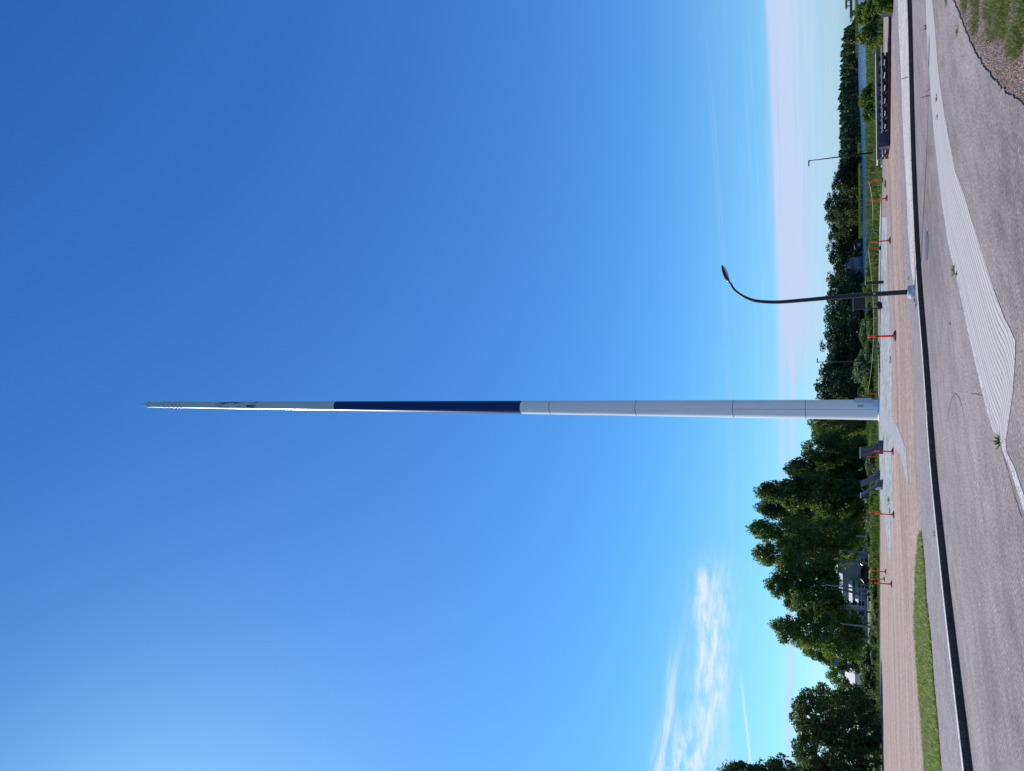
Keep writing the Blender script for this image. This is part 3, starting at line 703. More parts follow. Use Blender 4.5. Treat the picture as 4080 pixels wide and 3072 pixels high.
ORDW = 'first second third fourth fifth sixth seventh eighth ninth tenth eleventh twelfth thirteenth fourteenth fifteenth sixteenth seventeenth eighteenth nineteenth twentieth'.split()
ORDW += ['twenty ' + q for q in ORDW[:9]] + ['thirtieth'] + ['thirty ' + q for q in ORDW[:9]]
# left group of trees behind the yard
GB = 'trees behind the flagpole yard'
for a in [
    ('green', 3218, 1685, 130, 128, 'low rounded tree just left of the pole'),
    ('green', 3190, 1790, 150, 122, 'rounded tree with a tall bump of foliage over the first info slab'),
    ('broad', 3235, 1730, 180, 135, 'dark tree filling the gap left of the pole behind the low rounded tree'),
    ('broad', 3120, 1865, 130, 124, 'dark tree between the rounded tree and the tall birches'),
    ('birch', 2992, 1955, 215, 116, 'tall birch with broad ragged top above the second info slab'),
    ('birch', 3000, 2020, 190, 120, 'tall birch joined to the ragged one'),
    ('broad', 3110, 1990, 200, 128, 'wide dark tree under the two ragged birches'),
    ('birch', 2966, 2105, 185, 112, 'tallest birch with a narrow tip, right of the deep sky notch'),
    ('highbirch', 2985, 2205, 210, 110, 'tall drooping birch left of the tallest narrow one'),
    ('highbirch', 3040, 2325, 215, 108, 'birch with leaning crown in front of the white balconies'),
    ('highbirch', 3115, 2400, 150, 112, 'half height birch filling the crown line left of the leaning one'),
    ('birch', 3056, 2492, 225, 106, 'last weeping birch at the left end of the row, bright green below'),
    ('broad', 3180, 2570, 130, 116, 'dark rounded tree at the left foot of the weeping birch'),
    ('broad', 3250, 2612, 100, 112, 'small dark tree by the sky gap above the white gable'),
    ('green', 3290, 2680, 120, 150, 'distant tree right above the white gable house'),
    ('spruce', 3212, 2748, 75, 88, 'dark spruce with spiky tip right of the big dark tree', ),
    ('spruce', 3228, 2785, 100, 84, 'second spruce merging into the big dark tree'),
    ('broad', 3146, 2835, 270, 68.5, 'big dark round tree at the left casting shadow on the gravel'),
    ('broad', 3160, 2975, 260, 67, 'big dark tree left of the round one touching the yard edge'),
    ('broad', 3170, 3110, 240, 66, 'dark tree cut by the left border of the view'),
    ('birch', 2857, 3068, 260, 84, 'tall sparse tree rising over the dark trees at the far left'),
    ('birch', 2900, 3130, 160, 86, 'sparse tree cut by the left border behind the dark trees'),
    ('broad', 3250, 2805, 130, 86, 'dark leafy tree filling below the two spruces'),
]:
    tree(a[0], a[1], a[2], a[3], a[4], a[5], group=GB)
# background filling row behind the left group
for i, (xt, y, w, Y) in enumerate([(3260, 1700, 200, 170), (3230, 1850, 200, 172), (3140, 1930, 180, 150), (3120, 2060, 160, 150), (3100, 2150, 170, 148), (3180, 2030, 200, 160)]):
    tree('broad', xt, y, w, Y, ORDW[i] + ' half hidden tree in the dark second row behind the birches', group='second row of dark trees')

# tree line right of the pole on the land and across the river
FT = [(3244, 1535, 110, 190), (3250, 1580, 100, 185), (3262, 1480, 120, 200), (3290, 1450, 110, 215), (3262, 1378, 120, 205), (3282, 1330, 110, 230), (3295, 1420, 120, 200), (3282, 1270, 110, 290), (3280, 1230, 90, 300),
      (3290, 1190, 100, 320), (3305, 1150, 90, 340), (3290, 1115, 90, 400), (3320, 1070, 80, 440), (3300, 1020, 90, 440), (3288, 985, 80, 450), (3298, 945, 80, 455), (3300, 905, 80, 440), (3285, 865, 80, 420), (3283, 825, 80, 410), (3292, 785, 80, 400), (3312, 745, 80, 395),
      (3318, 710, 70, 395), (3338, 670, 70, 395)]
for i, (xt, y, w, Y) in enumerate(FT):
    k = 'farspruce' if i in (4, 8, 14, 19) else 'far'
    zb = 0.0 if y > 1300 else -.5
    FR = sorted([q for q in FT if (q[1] > 1100) == (y > 1100)], key=lambda q: -q[1]); o_ = ORDW[[q[1] for q in FR].index(y)]
    lab = (o_ + ' tree right of the flagpole in the shore tree line') if y > 1100 else (o_ + ' tree from the left in the woods across the river')
    if k == 'farspruce': lab = lab.replace(' tree ', ' tree, a dark spruce, ', 1)
    tree(k, xt, y, w * (1.0 if k == 'farspruce' else 1.3), Y, lab, z=zb, group='trees of the far tree line' if k == 'far' else 'spruces of the far tree line')
for i, (xt, y, w, Y) in enumerate([(3300, 1530, 160, 240), (3320, 1440, 160, 240), (3310, 1350, 160, 250), (3330, 1240, 140, 350), (3330, 1130, 140, 380), (3335, 1000, 130, 480), (3330, 900, 130, 480), (3330, 800, 130, 450), (3345, 700, 130, 450), (3330, 1180, 130, 360), (3330, 1060, 130, 470), (3330, 950, 120, 475), (3330, 850, 120, 470), (3350, 750, 120, 440), (3310, 1620, 150, 240), (3320, 1290, 130, 300)]):
    tree('far', xt, y, w, Y, ORDW[i] + ' half hidden tree in the back row of the far tree line', z=-.3, group='back row of the far tree line')
# far forest on the right: one wooded mass
fc = []
prof = [(75, 3392), (95, 3388), (110, 3364), (150, 3350), (200, 3346), (300, 3342), (400, 3337), (480, 3340), (550, 3341), (620, 3338), (690, 3345)]
py = np.array([p[0] for p in prof]); px_ = np.array([p[1] for p in prof]); g = np.random.default_rng(77)
C_, AX_, AY_ = [], [], []
for i in range(330):
    y = 82 + (i % 110) / 110 * 608 + g.uniform(-4, 4); row = g.uniform(0, 1); Y = np.interp(y, [80, 300, 450, 520, 690], [660, 690, 560, 450, 400]) + 15 + row * 60
    xt = np.interp(y, py, px_) + g.uniform(0, 24) + (1 - row) * g.uniform(0, 25); top = A(xt, y, Y); H = top.z + .8; rw = g.uniform(2.5, 4.2); nl = 260
    h = g.uniform(0, 1, nl) ** .8; a = g.uniform(0, 6.28, nl); spire = g.uniform() < .25
    rad = rw * ((1 - h) ** (.9 if spire else .5)) * g.uniform(.6, 1.05, nl)
    c = np.stack([top.x + rad * np.cos(a), Y + rad * np.sin(a), -.8 + h * H], 1); C_.append(c)
    ax = randdir(nl, g) * g.uniform(.5, 1.1, nl)[:, None]; AX_.append(ax); AY_.append(np.cross(ax, randdir(nl, g)))
tag(quads('far_forest', np.concatenate(C_), np.concatenate(AX_), np.concatenate(AY_), m_leaf_f), 'far dark forest as one mass along the opposite shore at the right', 'forest', kind='stuff')
# reeds along the far shore
xs = []; hs = []
for i in range(16000):
    th = rng.uniform(THC, .47); R0 = Rf(th) + rng.uniform(-2, 9); xs.append((R0 * math.sin(th), R0 * math.cos(th)))
tag(blades('reeds', np.array(xs), WZ, 1.5, .5, m_reed, lean=.15, hv=.3), 'pale green reeds lining the opposite shore of the river', 'reeds', kind='stuff')

# meadow between yard and river / trees
NB = 62000
y_ = rng.uniform(-250, 3330, NB); dd = 66 + rng.uniform(0, 1, NB) ** 1.6 * 70
pts = []; hts = []; zz = []; wd = []
FXW = np.array([(math.atan2(p.x, p.y), math.hypot(p.x, p.y)) for p in FW]); FXW = FXW[FXW[:, 0].argsort()]
for i in range(NB):
    v = ray(3450, y_[i]); th = math.atan2(v[0], v[1]); rmin = float(np.interp(th, FXW[:, 0], FXW[:, 1])) + .4
    r = rmin + rng.uniform(0, 1) ** 1.7 * (75 if th < THC else min(90, Rn(th) - rmin + 2))
    k = mnoise.noise(Vector((r * math.sin(th) * .12, r * math.cos(th) * .12, 2)))
    H = (.16 + .10 * rng.uniform()) if r - rmin < 3.0 else (.38 + .6 * k + .22 * rng.uniform())
    if y_[i] > 2200 or y_[i] < 500: H *= .6
    pts.append((r * math.sin(th), r * math.cos(th))); hts.append(max(.12, H)); zz.append(hterr(th, r) - .03); wd.append(.10 + .04 * rng.uniform())
tag(blades('meadow_grass', np.array(pts), np.array(zz), np.array(hts), np.array(wd), m_grass, lean=.3), 'tall wild meadow grass between the gravel yard and the river', 'grass', kind='stuff')
# mown lawn under the left trees
lw = [G(x, y, .05) for x, y in [(3447, 2250), (3449, 3072), (3480, 3072), (3478, 2560), (3470, 2350)]]
sheet('lawn', [Vector((-140, 260, 0)), Vector((-30, 260, 0)), Vector((-16, 95, 0)), Vector((-70, 95, 0))], .24, m_lawn)
# shrubs: (key, top x, y, width px, dist, label)
SH = [('bush', 3440, 100, 190, 52, 'big leafy bush at the right edge standing before the river'),
      ('bush', 3406, 60, 110, 54, 'tall part bushy sapling at the very right edge'),
      ('bush', 3420, 150, 90, 50, 'slim bright bush just left of the big one at the right edge'),
      ('bush', 3426, 400, 90, 62, 'pointed green bush rising over the long picnic table, right one'),
      ('bush', 3436, 455, 90, 60, 'bright green bush over the middle of the long picnic table'),
      ('darkbush', 3438, 375, 70, 64, 'small dark bush right behind the picnic table bushes'),
      ('willow', 3462, 740, 90, 72, 'low grey green willow right of the two orange posts'),
      ('bush', 3470, 690, 70, 70, 'low bush by the left end of the long picnic table'),
      ('willow', 3462, 920, 70, 80, 'pale thin willow at the water between two orange posts'),
      ('willow', 3450, 975, 80, 82, 'pale willow standing against the blue water'),
      ('bush', 3465, 1050, 100, 74, 'bright bush in front of the river houses'),
      ('bush', 3448, 1110, 100, 78, 'bush right of the dark bollard post'),
      ('darkbush', 3466, 1070, 60, 70, 'dark low bush under the gable house'),
      ('bush', 3440, 1150, 90, 80, 'bush left of the dark bollard post'),
      ('willow', 3452, 1215, 80, 76, 'grey willow behind the dark notice board'),
      ('darkbush', 3452, 1262, 70, 74, 'dark bush left of the notice board'),
      ('willow', 3432, 1300, 90, 76, 'pale willow left of the dark bush by the notice board'),
      ('willow', 3428, 1345, 90, 74, 'tall pale willow behind the orange post with black bands'),
      ('bush', 3450, 1385, 80, 72, 'green bush beside the tall pale willow'),
      ('willow', 3412, 1440, 90, 75, 'tallest grey willow at the far slim lamp'),
      ('willow', 3405, 1485, 110, 74, 'wide grey willow left of the slim lamp'),
      ('bush', 3440, 1520, 80, 72, 'bright low bush in the meadow right of the pole'),
      ('bush', 3452, 1565, 90, 71, 'low bush at the right side of the pole base'),
      ('darkbush', 3422, 1560, 70, 80, 'dark bush behind the pole box'),
      ('darkbush', 3462, 1700, 90, 76, 'low dark bush left of the pole base'),
      ('willow', 3466, 1760, 90, 74, 'grey low shrub behind the first info slab'),
      ('willow', 3452, 1855, 110, 73, 'pale grey shrub between the first two info slabs'),
      ('bush', 3468, 1960, 90, 72, 'green shrub left of the leaning third slab'),
      ('bush', 3462, 2000, 90, 71, 'green shrub right of the thin orange post'),
      ('willow', 3452, 2080, 110, 78, 'pale willow under the small grey house'),
      ('darkbush', 3448, 2150, 90, 80, 'dark bush at the foot of the white birch poles'),
      ('bush', 3466, 2110, 110, 72, 'bright shrub mass left of the two orange posts'),
      ('bush', 3470, 2190, 90, 71, 'bright low shrub in the strip below the birches'),
      ('bush', 3460, 2235, 60, 90, 'shrub beside the car park'),
      ('bush', 3470, 2450, 45, 78, 'small yellow green shrub by the trailer frame'),
      ('darkbush', 3463, 2530, 70, 84, 'small dark bush left of the yellow shrub'),
      ('willow', 3470, 2610, 70, 74, 'grey weed shrub on the mown strip'),
      ('bush', 3440, 2610, 80, 82, 'light bush right of the tilted street sign'),
      ('darkbush', 3436, 2715, 110, 76, 'dark hanging bush in front of the white gable house'),
      ('darkbush', 3440, 2640, 70, 80, 'dark bush at the foot of the tilted street sign'),
      ('bush', 3425, 2660, 70, 88, 'light green bush under the white gable'),
      ('darkbush', 3400, 1010, 40, 395, 'clipped round bush at the right of the gable house'),
      ]
for k, xt, y, w, Y, lab in SH:
    zt = 0.05
    if Y < 62 and y < 700: zt = -.1
    top = A(xt, y, Y); H = max(.5, top.z - zt); a_, b_ = A(3440, y - w / 2, Y), A(3440, y + w / 2, Y)
    plant(k, (top.x, Y, zt), H, abs(a_.x - b_.x), lab, 'shrub', 'shrubs in the meadow strip')
for i in range(27):
    y = 1075 + i * 18.5 + rnd.uniform(-6, 6)
    xt = rnd.uniform(3448, 3474); Y = rnd.uniform(70, 78); top = A(xt, y, Y)
    plant(rnd.choice(['bush', 'willow', 'bush']), (top.x, Y, .05), max(.6, top.z - .05), rnd.uniform(1.1, 1.9), ORDW[i] + ' low wild shrub from the right in the meadow right of the flagpole', 'shrub', 'low wild shrubs right of the flagpole')
for i in range(30):
    y = 1690 + i * 33 + rnd.uniform(-10, 10)
    xt = rnd.uniform(3462, 3482); Y = rnd.uniform(72, 84); top = A(xt, y, Y)
    plant(rnd.choice(['bush', 'willow', 'willow']), (top.x, Y, .05), max(.45, top.z - .05), rnd.uniform(1.2, 2.6), ORDW[i] + ' low weed clump left of the flagpole, counted along the yard edge', 'shrub', 'low weed clumps left of the flagpole')
for y, lab in ((1020, 'pale round bush on the far shore right of the gable house'), (1046, 'pale round bush right before the gable house'), (1058, 'pale round bush under the gable peak'), (1078, 'pale round bush left under the gable peak')):
    top = A(3414, y, 380); plant('willow', (top.x, 380, -.6), top.z + .6, 3.6, lab, 'shrub', 'round bushes on the far shore')

# ------------------------------------------------------------------ the giant flagpole
B = G(3503, 1633, PZ); PY = B.y; pc = A(3503, 1633, PY)
def hz(xp): return A(xp, 1620, PY).z
Ht = hz(578)
rad_at = lambda z: (.80 * (1 - z / Ht) + .345 * (z / Ht))
fp = empty('flagpole', (B.x, B.y, PZ)); tag(fp, 'enormous white and dark blue tapering flagpole rising from the stone plaza', 'flagpole')
topx = A(578, 1612, PY).x - B.x
def pole_mat(name, col, rough, dirt, stains=None):
    m = bpy.data.materials.new(name); m.use_nodes = True; t = m.node_tree; b = t.nodes['Principled BSDF']; nn = t.nodes.new; ln = t.links.new
    b.inputs['Roughness'].default_value = rough; b.inputs['Specular IOR Level'].default_value = .5
    tc = nn('ShaderNodeTexCoord'); mp = nn('ShaderNodeMapping'); ln(tc.outputs['Object'], mp.inputs[0]); mp.inputs['Scale'].default_value = (7, 7, .12)
    n = nn('ShaderNodeTexNoise'); ln(mp.outputs[0], n.inputs[0]); n.inputs['Scale'].default_value = 1.6; n.inputs['Detail'].default_value = 5
    r = nn('ShaderNodeValToRGB'); ln(n.outputs[0], r.inputs[0]); r.color_ramp.elements[0].position = .35; r.color_ramp.elements[1].position = .65
    r.color_ramp.elements[0].color = (*[c * (1 - dirt) for c in col], 1); r.color_ramp.elements[1].color = (*col, 1)
    last = r.outputs[0]
    if stains:
        for (z0, z1, thr, sc, scol) in stains:
            mp2 = nn('ShaderNodeMapping'); ln(tc.outputs['Object'], mp2.inputs[0]); mp2.inputs['Scale'].default_value = sc
            n2 = nn('ShaderNodeTexNoise'); ln(mp2.outputs[0], n2.inputs[0]); n2.inputs['Scale'].default_value = 1; n2.inputs['Detail'].default_value = 6; n2.inputs['Roughness'].default_value = .65
            sx_ = nn('ShaderNodeSeparateXYZ'); ln(tc.outputs['Object'], sx_.inputs[0])
            a = nn('ShaderNodeMath'); a.operation = 'GREATER_THAN'; ln(sx_.outputs[2], a.inputs[0]); a.inputs[1].default_value = z0
            b_ = nn('ShaderNodeMath'); b_.operation = 'LESS_THAN'; ln(sx_.outputs[2], b_.inputs[0]); b_.inputs[1].default_value = z1
            c = nn('ShaderNodeMath'); c.operation = 'GREATER_THAN'; ln(n2.outputs[0], c.inputs[0]); c.inputs[1].default_value = thr
            d = nn('ShaderNodeMath'); d.operation = 'MULTIPLY'; ln(a.outputs[0], d.inputs[0]); ln(b_.outputs[0], d.inputs[1])
            e_ = nn('ShaderNodeMath'); e_.operation = 'MULTIPLY'; ln(d.outputs[0], e_.inputs[0]); ln(c.outputs[0], e_.inputs[1])
            mx = nn('ShaderNodeMixRGB'); ln(e_.outputs[0], mx.inputs[0]); ln(last, mx.inputs[1]); mx.inputs[2].default_value = (*scol, 1); last = mx.outputs[0]
    ln(last, b.inputs['Base Color']); return m
m_pw = pole_mat('pole_white', (.86, .84, .85), .34, .12, [(0, hz(2100), .70, (3, 3, .8), (.22, .22, .28))])
m_pb = pole_mat('pole_blue', (.009, .020, .115), .30, .2, [(hz(1895), hz(1345), .715, (2.5, 2.5, .5), (.5, .52, .58))])
m_pt = pole_mat('pole_top_white', (.56, .60, .62), .30, .10, [(hz(1035), hz(870), .55, (5.5, 5.5, .7), (.07, .09, .14))])
def pole_section(name, z0, z1, m, nseg, smooth):
    mb = MB(); k = 16; pts = []; rd = []
    rings = []
    for i in range(k + 1):
        z = z0 + (z1 - z0) * i / k; r = rad_at(z); x = topx * z / Ht
        rings.append([(x + r * math.cos(2 * math.pi * j / nseg), r * math.sin(2 * math.pi * j / nseg), z - PZ) for j in range(nseg)])
    vs = [v for q in rings for v in q]; fs = [(i * nseg + j, i * nseg + (j + 1) % nseg, (i + 1) * nseg + (j + 1) % nseg, (i + 1) * nseg + j) for i in range(k) for j in range(nseg)]
    mb.add(vs, fs); return mb.build(name, m, fp, smooth=smooth)
z_a, z_b = hz(2082), hz(1341)
s1 = pole_section('lower_white_section', PZ, z_a, m_pw, 44, False)
s2 = pole_section('blue_section', z_a + .003, z_b, m_pb, 44, True)
s3 = pole_section('upper_white_section', z_b + .003, hz(600), m_pt, 44, True)
for xp in (3211, 2924, 2538, 2197):
    z = hz(xp); r = rad_at(z); MB().lathe((topx * z / Ht, 0, z - PZ), [(r + .002, -.03), (r + .010, -.025), (r + .010, .025), (r + .002, .03)], 44).build('weld_seam', mat('seam', (.26, .26, .3), .6), fp)
MB().lathe((0, 0, 0), [(.90, 0), (.90, .05), (.83, .07), (.805, .09)], 44).build('base_flange', m_pw, fp)
cap = MB(); zc = hz(600) - PZ; r = rad_at(hz(600)); cap.lathe((topx, 0, zc), [(r + .04, 0), (r + .04, .3), (r * .6, .9), (.05, 1.6)], 20).build('tip_cap', m_pt, fp)
for xp in (660, 676, 696, 711, 726):
    z = hz(xp); r = rad_at(z); MB().lathe((topx * z / Ht, 0, z - PZ), [(r, -.06), (r + .05, -.04), (r + .05, .04), (r, .05)], 24).build('collar_ring', m_galv, fp)
# service box on the right flank and small plate
zb0, zb1 = A(3475, 1600, PY).z, A(3406, 1600, PY).z
MB().box((.72, -.34, (zb0 + zb1) / 2 - PZ), (.40, .42, zb1 - zb0)).build('service_box', mat('box_grey', (.52, .54, .60), .5, var=.06), fp, bevel=.03)
MB().box((.32, -.765, (A(3437, 1620, PY).z + A(3420, 1620, PY).z) / 2 - PZ), (.2, .05, .42)).build('name_plate', mat('plate_grey', (.36, .38, .45), .5), fp, bevel=.01)
# loose halyard fittings seen as small dark marks
MB().tube([(.05, -.79, .4), (.03, -.74, hz(2930))], .012, 5).build('cable', mat('cable_grey', (.2, .2, .25), .5), fp)

# ------------------------------------------------------------------ curved street lamp
LB = G(3645, 1162, PZ); LY = LB.y
def LP(x, y): q = A(x, y, LY); return Vector((q.x - LB.x, 0, q.z - PZ))
lt = empty('street_lamp', (LB.x, LB.y, PZ)); tag(lt, 'tall black street lamp with curved swan neck on the kerb', 'street lamp', )
ctrl = [Vector((0, 0, .12)), LP(3450, 1174.5), LP(3300, 1187), LP(3200, 1196), LP(3100, 1203.5), LP(3020, 1200), LP(2975, 1187), LP(2945, 1170), LP(2925, 1152), LP(2914, 1134), LP(2910, 1126)]
ctrl[1:3] = [Vector((c.x, 0, c.z)) for c in ctrl[1:3]]
def catmull(P_, k=6):
    o = []
    for i in range(len(P_) - 1):
        p0, p1, p2, p3 = P_[max(i - 1, 0)], P_[i], P_[i + 1], P_[min(i + 2, len(P_) - 1)]
        for j in range(k):
            u = j / k; o.append(.5 * ((2 * p1) + (-p0 + p2) * u + (2 * p0 - 5 * p1 + 4 * p2 - p3) * u * u + (-p0 + 3 * p1 - 3 * p2 + p3) * u ** 3))
    return o + [P_[-1]]
cv = catmull(ctrl); L_ = len(cv); rads = [.072 + (.03 - .072) * min(1, i / L_ * 1.15) for i in range(L_)]
MB().tube(cv, rads, 16).build('post', m_metal, lt, smooth=True)
MB().lathe((0, 0, 0), [(.2, -.02), (.2, .10), (.17, .17), (.085, .19)], 24).build('foot', m_galv, lt, smooth=False)
MB().box((.0, -.076, A(3483, 1175, LY).z - PZ), (.05, .03, .06)).build('service_bolt', m_galv, lt)
hd = LP(2907, 1122); te = LP(2884, 1070); ax = (te - hd).normalized(); up = Vector((-ax.z, 0, ax.x)); 
if up.z < 0: up = -up
mb = MB(); rows_ = []; nk, na = 14, 16
for i in range(nk + 1):
    u = i / nk; wv_ = math.sin(math.pi * min(1, (u * .93 + .05))) ** .55 * (1 - .25 * u); c_ = hd + ax * (u * .62 - .03)
    for j in range(na):
        a = 2 * math.pi * j / na; w1 = .155 * wv_ * math.cos(a); h1 = (.115 if math.sin(a) > 0 else .035) * wv_ * math.sin(a)
        v = c_ + Vector((0, 1, 0)) * w1 + up * h1; rows_.append(v)
fs = [(i * na + j, i * na + (j + 1) % na, (i + 1) * na + (j + 1) % na, (i + 1) * na + j) for i in range(nk) for j in range(na)] + [tuple(range(na - 1, -1, -1)), tuple(nk * na + j for j in range(na))]
head = mb.add(rows_, fs).build('lamp_head', m_lamp_head, lt, smooth=True)
mb = MB(); rows_ = []
for i in range(9):
    u = .22 + .62 * i / 8; wv_ = math.sin(math.pi * (i + .5) / 9) ** .5; c_ = hd + ax * (u * .62) - up * .018
    for j in range(9):
        a = math.pi * j / 8; rows_.append(c_ + Vector((0, 1, 0)) * (.115 * wv_ * math.cos(a)) - up * (.05 * wv_ * math.sin(a)))
mb.add(rows_, [(i * 9 + j, i * 9 + j + 1, (i + 1) * 9 + j + 1, (i + 1) * 9 + j) for i in range(8) for j in range(8)]).build('lens', m_lens, head, smooth=True)

# distant lamps
def slim_lamp(xb, yb, xt, yt, Y, arm, label, cat='street lamp', z=.0):
    b_ = A(xb, yb, Y); t_ = A(xt, yt, Y); rt = empty('street_lamp', (b_.x, Y, z)); tag(rt, label, cat)
    H = t_.z - z; dx = t_.x - b_.x
    MB().tube([(0, 0, 0), (dx * .5, 0, H * .5), (dx, 0, H)], [.07, .055, .04], 10).build('post', m_metal, rt, smooth=True)
    hd_ = MB(); hd_.lathe((dx, 0, H), [(.06, -.04), (.09, 0), (.05, .06)], 12); hd_.box((dx + arm / 2, 0, H + .03), (abs(arm), .16, .09)); hd_.build('lamp_head', m_lamp_head, rt)
    return rt
slim_lamp(3497, 605, 3224, 641, 66, -.45, 'slim dark lamp post rising behind the long picnic table')
slim_lamp(3495, 1437, 3258, 1443, 72, .35, 'slim lamp post in the bushes right of the flagpole')
rt = slim_lamp(3482, 2661, 3338, 2640, 95, .01, 'thin post with blue box head under the trees at the left', z=.05)
MB().box((A(3331, 2640, 95).x - rt.location.x, 0, A(3331, 2640, 95).z - .05), (.6, .3, .45)).build('blue_box', mat('blue_box', (.12, .2, .55), .4), rt)

# ------------------------------------------------------------------ orange delineator posts
def post_proto():
    r = empty('barrier_post', (0, 0, 0))
    MB().lathe((0, 0, 0), [(.24, 0), (.24, .03), (.17, .07), (.07, .10), (.05, .13)], 8).build('base', m_rubber, r)
    MB().lathe((0, 0, 0), [(.045, .12), (.043, .62), (.040, .92), (.034, .93), (.034, .955), (.052, .97), (.052, 1.03), (.03, 1.055)], 14).build('tube', m_orange, r, smooth=False)
    for z in (.66, .80): MB().lathe((0, 0, 0), [(.047, z), (.047, z + .05)], 14).build('band', m_yellow if z > .7 else m_black, r)
    return r
pr = post_proto()
POSTS = [((3520, 718), (3468, 733), 0, 'orange post at the right end of the pale rope'),
         ((3537, 790), (3479, 788), 0, 'orange post standing close left of the rope end post near the long table'),
         ((3550, 958), (3485, 970), 0, 'orange post with broad black foot, the larger one of the pair on the gravel'),
         ((3510, 988), (3464, 991), 0, 'smaller far orange post of the pair behind the larger one'),
         ((3571, 1338), (3457, 1344), 0, 'tall red orange post standing alone on the gravel right of the flagpole'),
         ((3498, 1569), (3459, 1571), 0, 'small orange post close to the right side of the flagpole base'),
         ((3561, 1799), (3494, 1799), 0, 'dark red post in front of the first info slab'),
         ((3502, 1820), (3468, 1816), 0, 'small bright post behind the first info slab'),
         ((3564, 2051), (3500, 2047), 1, 'pale faded orange post left of the slabs on the gravel'),
         ((3510, 2042), (3468, 2039), 0, 'slim leaning red post right behind the pale faded one'),
         ((3532, 2279), (3480, 2277), 0, 'dark red post, right one of the three at the left'),
         ((3527, 2308), (3479, 2301), 0, 'leaning dark red post, middle one of the three at the left'),
         ((3556, 2328), (3494, 2325), 0, 'bright red post, largest of the three at the left')]
tops = []
for i, (b0, t0, fd, lab) in enumerate(POSTS):
    p = G(b0[0] - 2, b0[1], PZ + .012); t_ = A(t0[0], t0[1], p.y); H = t_.z - p.z
    H = max(.8, min(1.25, H)); sc_ = H / 1.055
    o = pr if i == 0 else copy_tree(pr); o.location = p; o.scale = (min(sc_, 1.0), min(sc_, 1.0), sc_); tag(o, lab, 'barrier post', 'orange barrier posts round the yard')
    if i == 11: o.rotation_euler = (0, math.radians(-5), 0)
    if i == 9: o.rotation_euler = (0, math.radians(-3), 0)
    if fd:
        for ch in o.children:
            if ch.name.startswith('tube'): ch.data = ch.data.copy(); ch.data.materials[0] = m_orange2
    tops.append(Vector((p.x, p.y, p.z + H * .93)))
def rope(a, b_, sag, label):
    pts = [a.lerp(b_, i / 12) - Vector((0, 0, sag * (1 - (2 * i / 12 - 1) ** 2))) for i in range(13)]
    tag(MB().tube(pts, .012, 5).build('rope', m_rope), label, 'rope')
rope(tops[0], tops[3], .25, 'pale rope hung between two far orange posts before the river')
rope(tops[3], tops[5], .4, 'pale rope running from the small far post towards the flagpole')

# ------------------------------------------------------------------ info slabs by the pole
def slab(x0, y0, x1, y1, Yd, pan, label, cols, thick=.16, top_edge=None, rot=0.0):
    """base box from photo extents, leaning slab on it; pan: (ytop0,ytop1,xtop,ybot0,ybot1)"""
    a, b_ = A(x1, y0, Yd), A(x1, y1, Yd); w = abs(a.x - b_.x); cxm = (a.x + b_.x) / 2; hb = A(x0, (y0 + y1) / 2, Yd).z - PZ
    r = empty('info_slab', (cxm, Yd, PZ)); tag(r, label, 'monument')
    MB().box((0, 0, hb / 2), (w, .55, hb)).build('plinth', m_slab, r, bevel=.01)
    t0, t1 = A(pan[2], pan[0], Yd), A(pan[2], pan[1], Yd); q0, q1 = A(x0, pan[3], Yd), A(x0, pan[4], Yd)
    H = t0.z - q0.z; k = hb + .003
    X = lambda p: p.x - cxm
    xs_ = sorted([X(q0), X(q1)]); xt_ = sorted([X(t0), X(t1)]); th = thick / 2
    vs = []
    for (xa, xb, z) in ((xs_[0], xs_[1], k), (xt_[0], xt_[1], k + H)):
        vs += [(xa, -th, z), (xb, -th, z), (xb, th, z), (xa, th, z)]
    pn = MB().add(vs, [(3, 2, 1, 0), (4, 5, 6, 7), (0, 1, 5, 4), (1, 2, 6, 5), (2, 3, 7, 6), (3, 0, 4, 7)]).build('slab', m_slab2 if cols else m_slab, r)
    if cols:
        for c0, c1 in cols:
            v = []
            for z, (xa, xb) in ((.05, xs_), (.92, xt_)):
                zz_ = k + H * z; xa_ = xs_[0] + (xt_[0] - xs_[0]) * z; xb_ = xs_[1] + (xt_[1] - xs_[1]) * z
                v += [(xa_ + (xb_ - xa_) * c0, -th - .006, zz_), (xa_ + (xb_ - xa_) * c1, -th - .006, zz_)]
            MB().add([v[0], v[1], v[3], v[2]], [(0, 1, 2, 3)]).build('text_panel', m_txt, pn)
    if top_edge: MB().box(((xt_[0] + xt_[1]) / 2, 0, k + H + .03), (xt_[1] - xt_[0] + .05, thick + .06, .05)).build('sunlit_top_edge', m_white, r)  # white strip paints the sunlight along the slab's top edge
    return r
m_slab = mat('slate_grey', (.085, .09, .115), .5, var=.12)
m_slab2 = mat('black_slate', (.03, .028, .034), .35)
m_txt = bpy.data.materials.new('text_panel'); m_txt.use_nodes = True; t = m_txt.node_tree; b = t.nodes['Principled BSDF']; b.inputs['Roughness'].default_value = .5
wv_ = t.nodes.new('ShaderNodeTexWave'); wv_.bands_direction = 'Z'; wv_.inputs['Scale'].default_value = 8; wv_.inputs['Distortion'].default_value = 1.2; tcx = t.nodes.new('ShaderNodeTexCoord'); t.links.new(tcx.outputs['Object'], wv_.inputs[0])
rpp = t.nodes.new('ShaderNodeValToRGB'); t.links.new(wv_.outputs['Fac'], rpp.inputs[0]); rpp.color_ramp.elements[0].color = (.05, .042, .045, 1); rpp.color_ramp.elements[1].color = (.115, .095, .09, 1); t.links.new(rpp.outputs[0], b.inputs['Base Color'])
slab(3498, 1755, 3519, 1808, G(3519, 1780, PZ).y, (1785, 1825, 3429, 1767, 1806), 'dark leaning info slab with two text columns and sunlit top edge', ((.06, .46), (.54, .94)), top_edge=True)
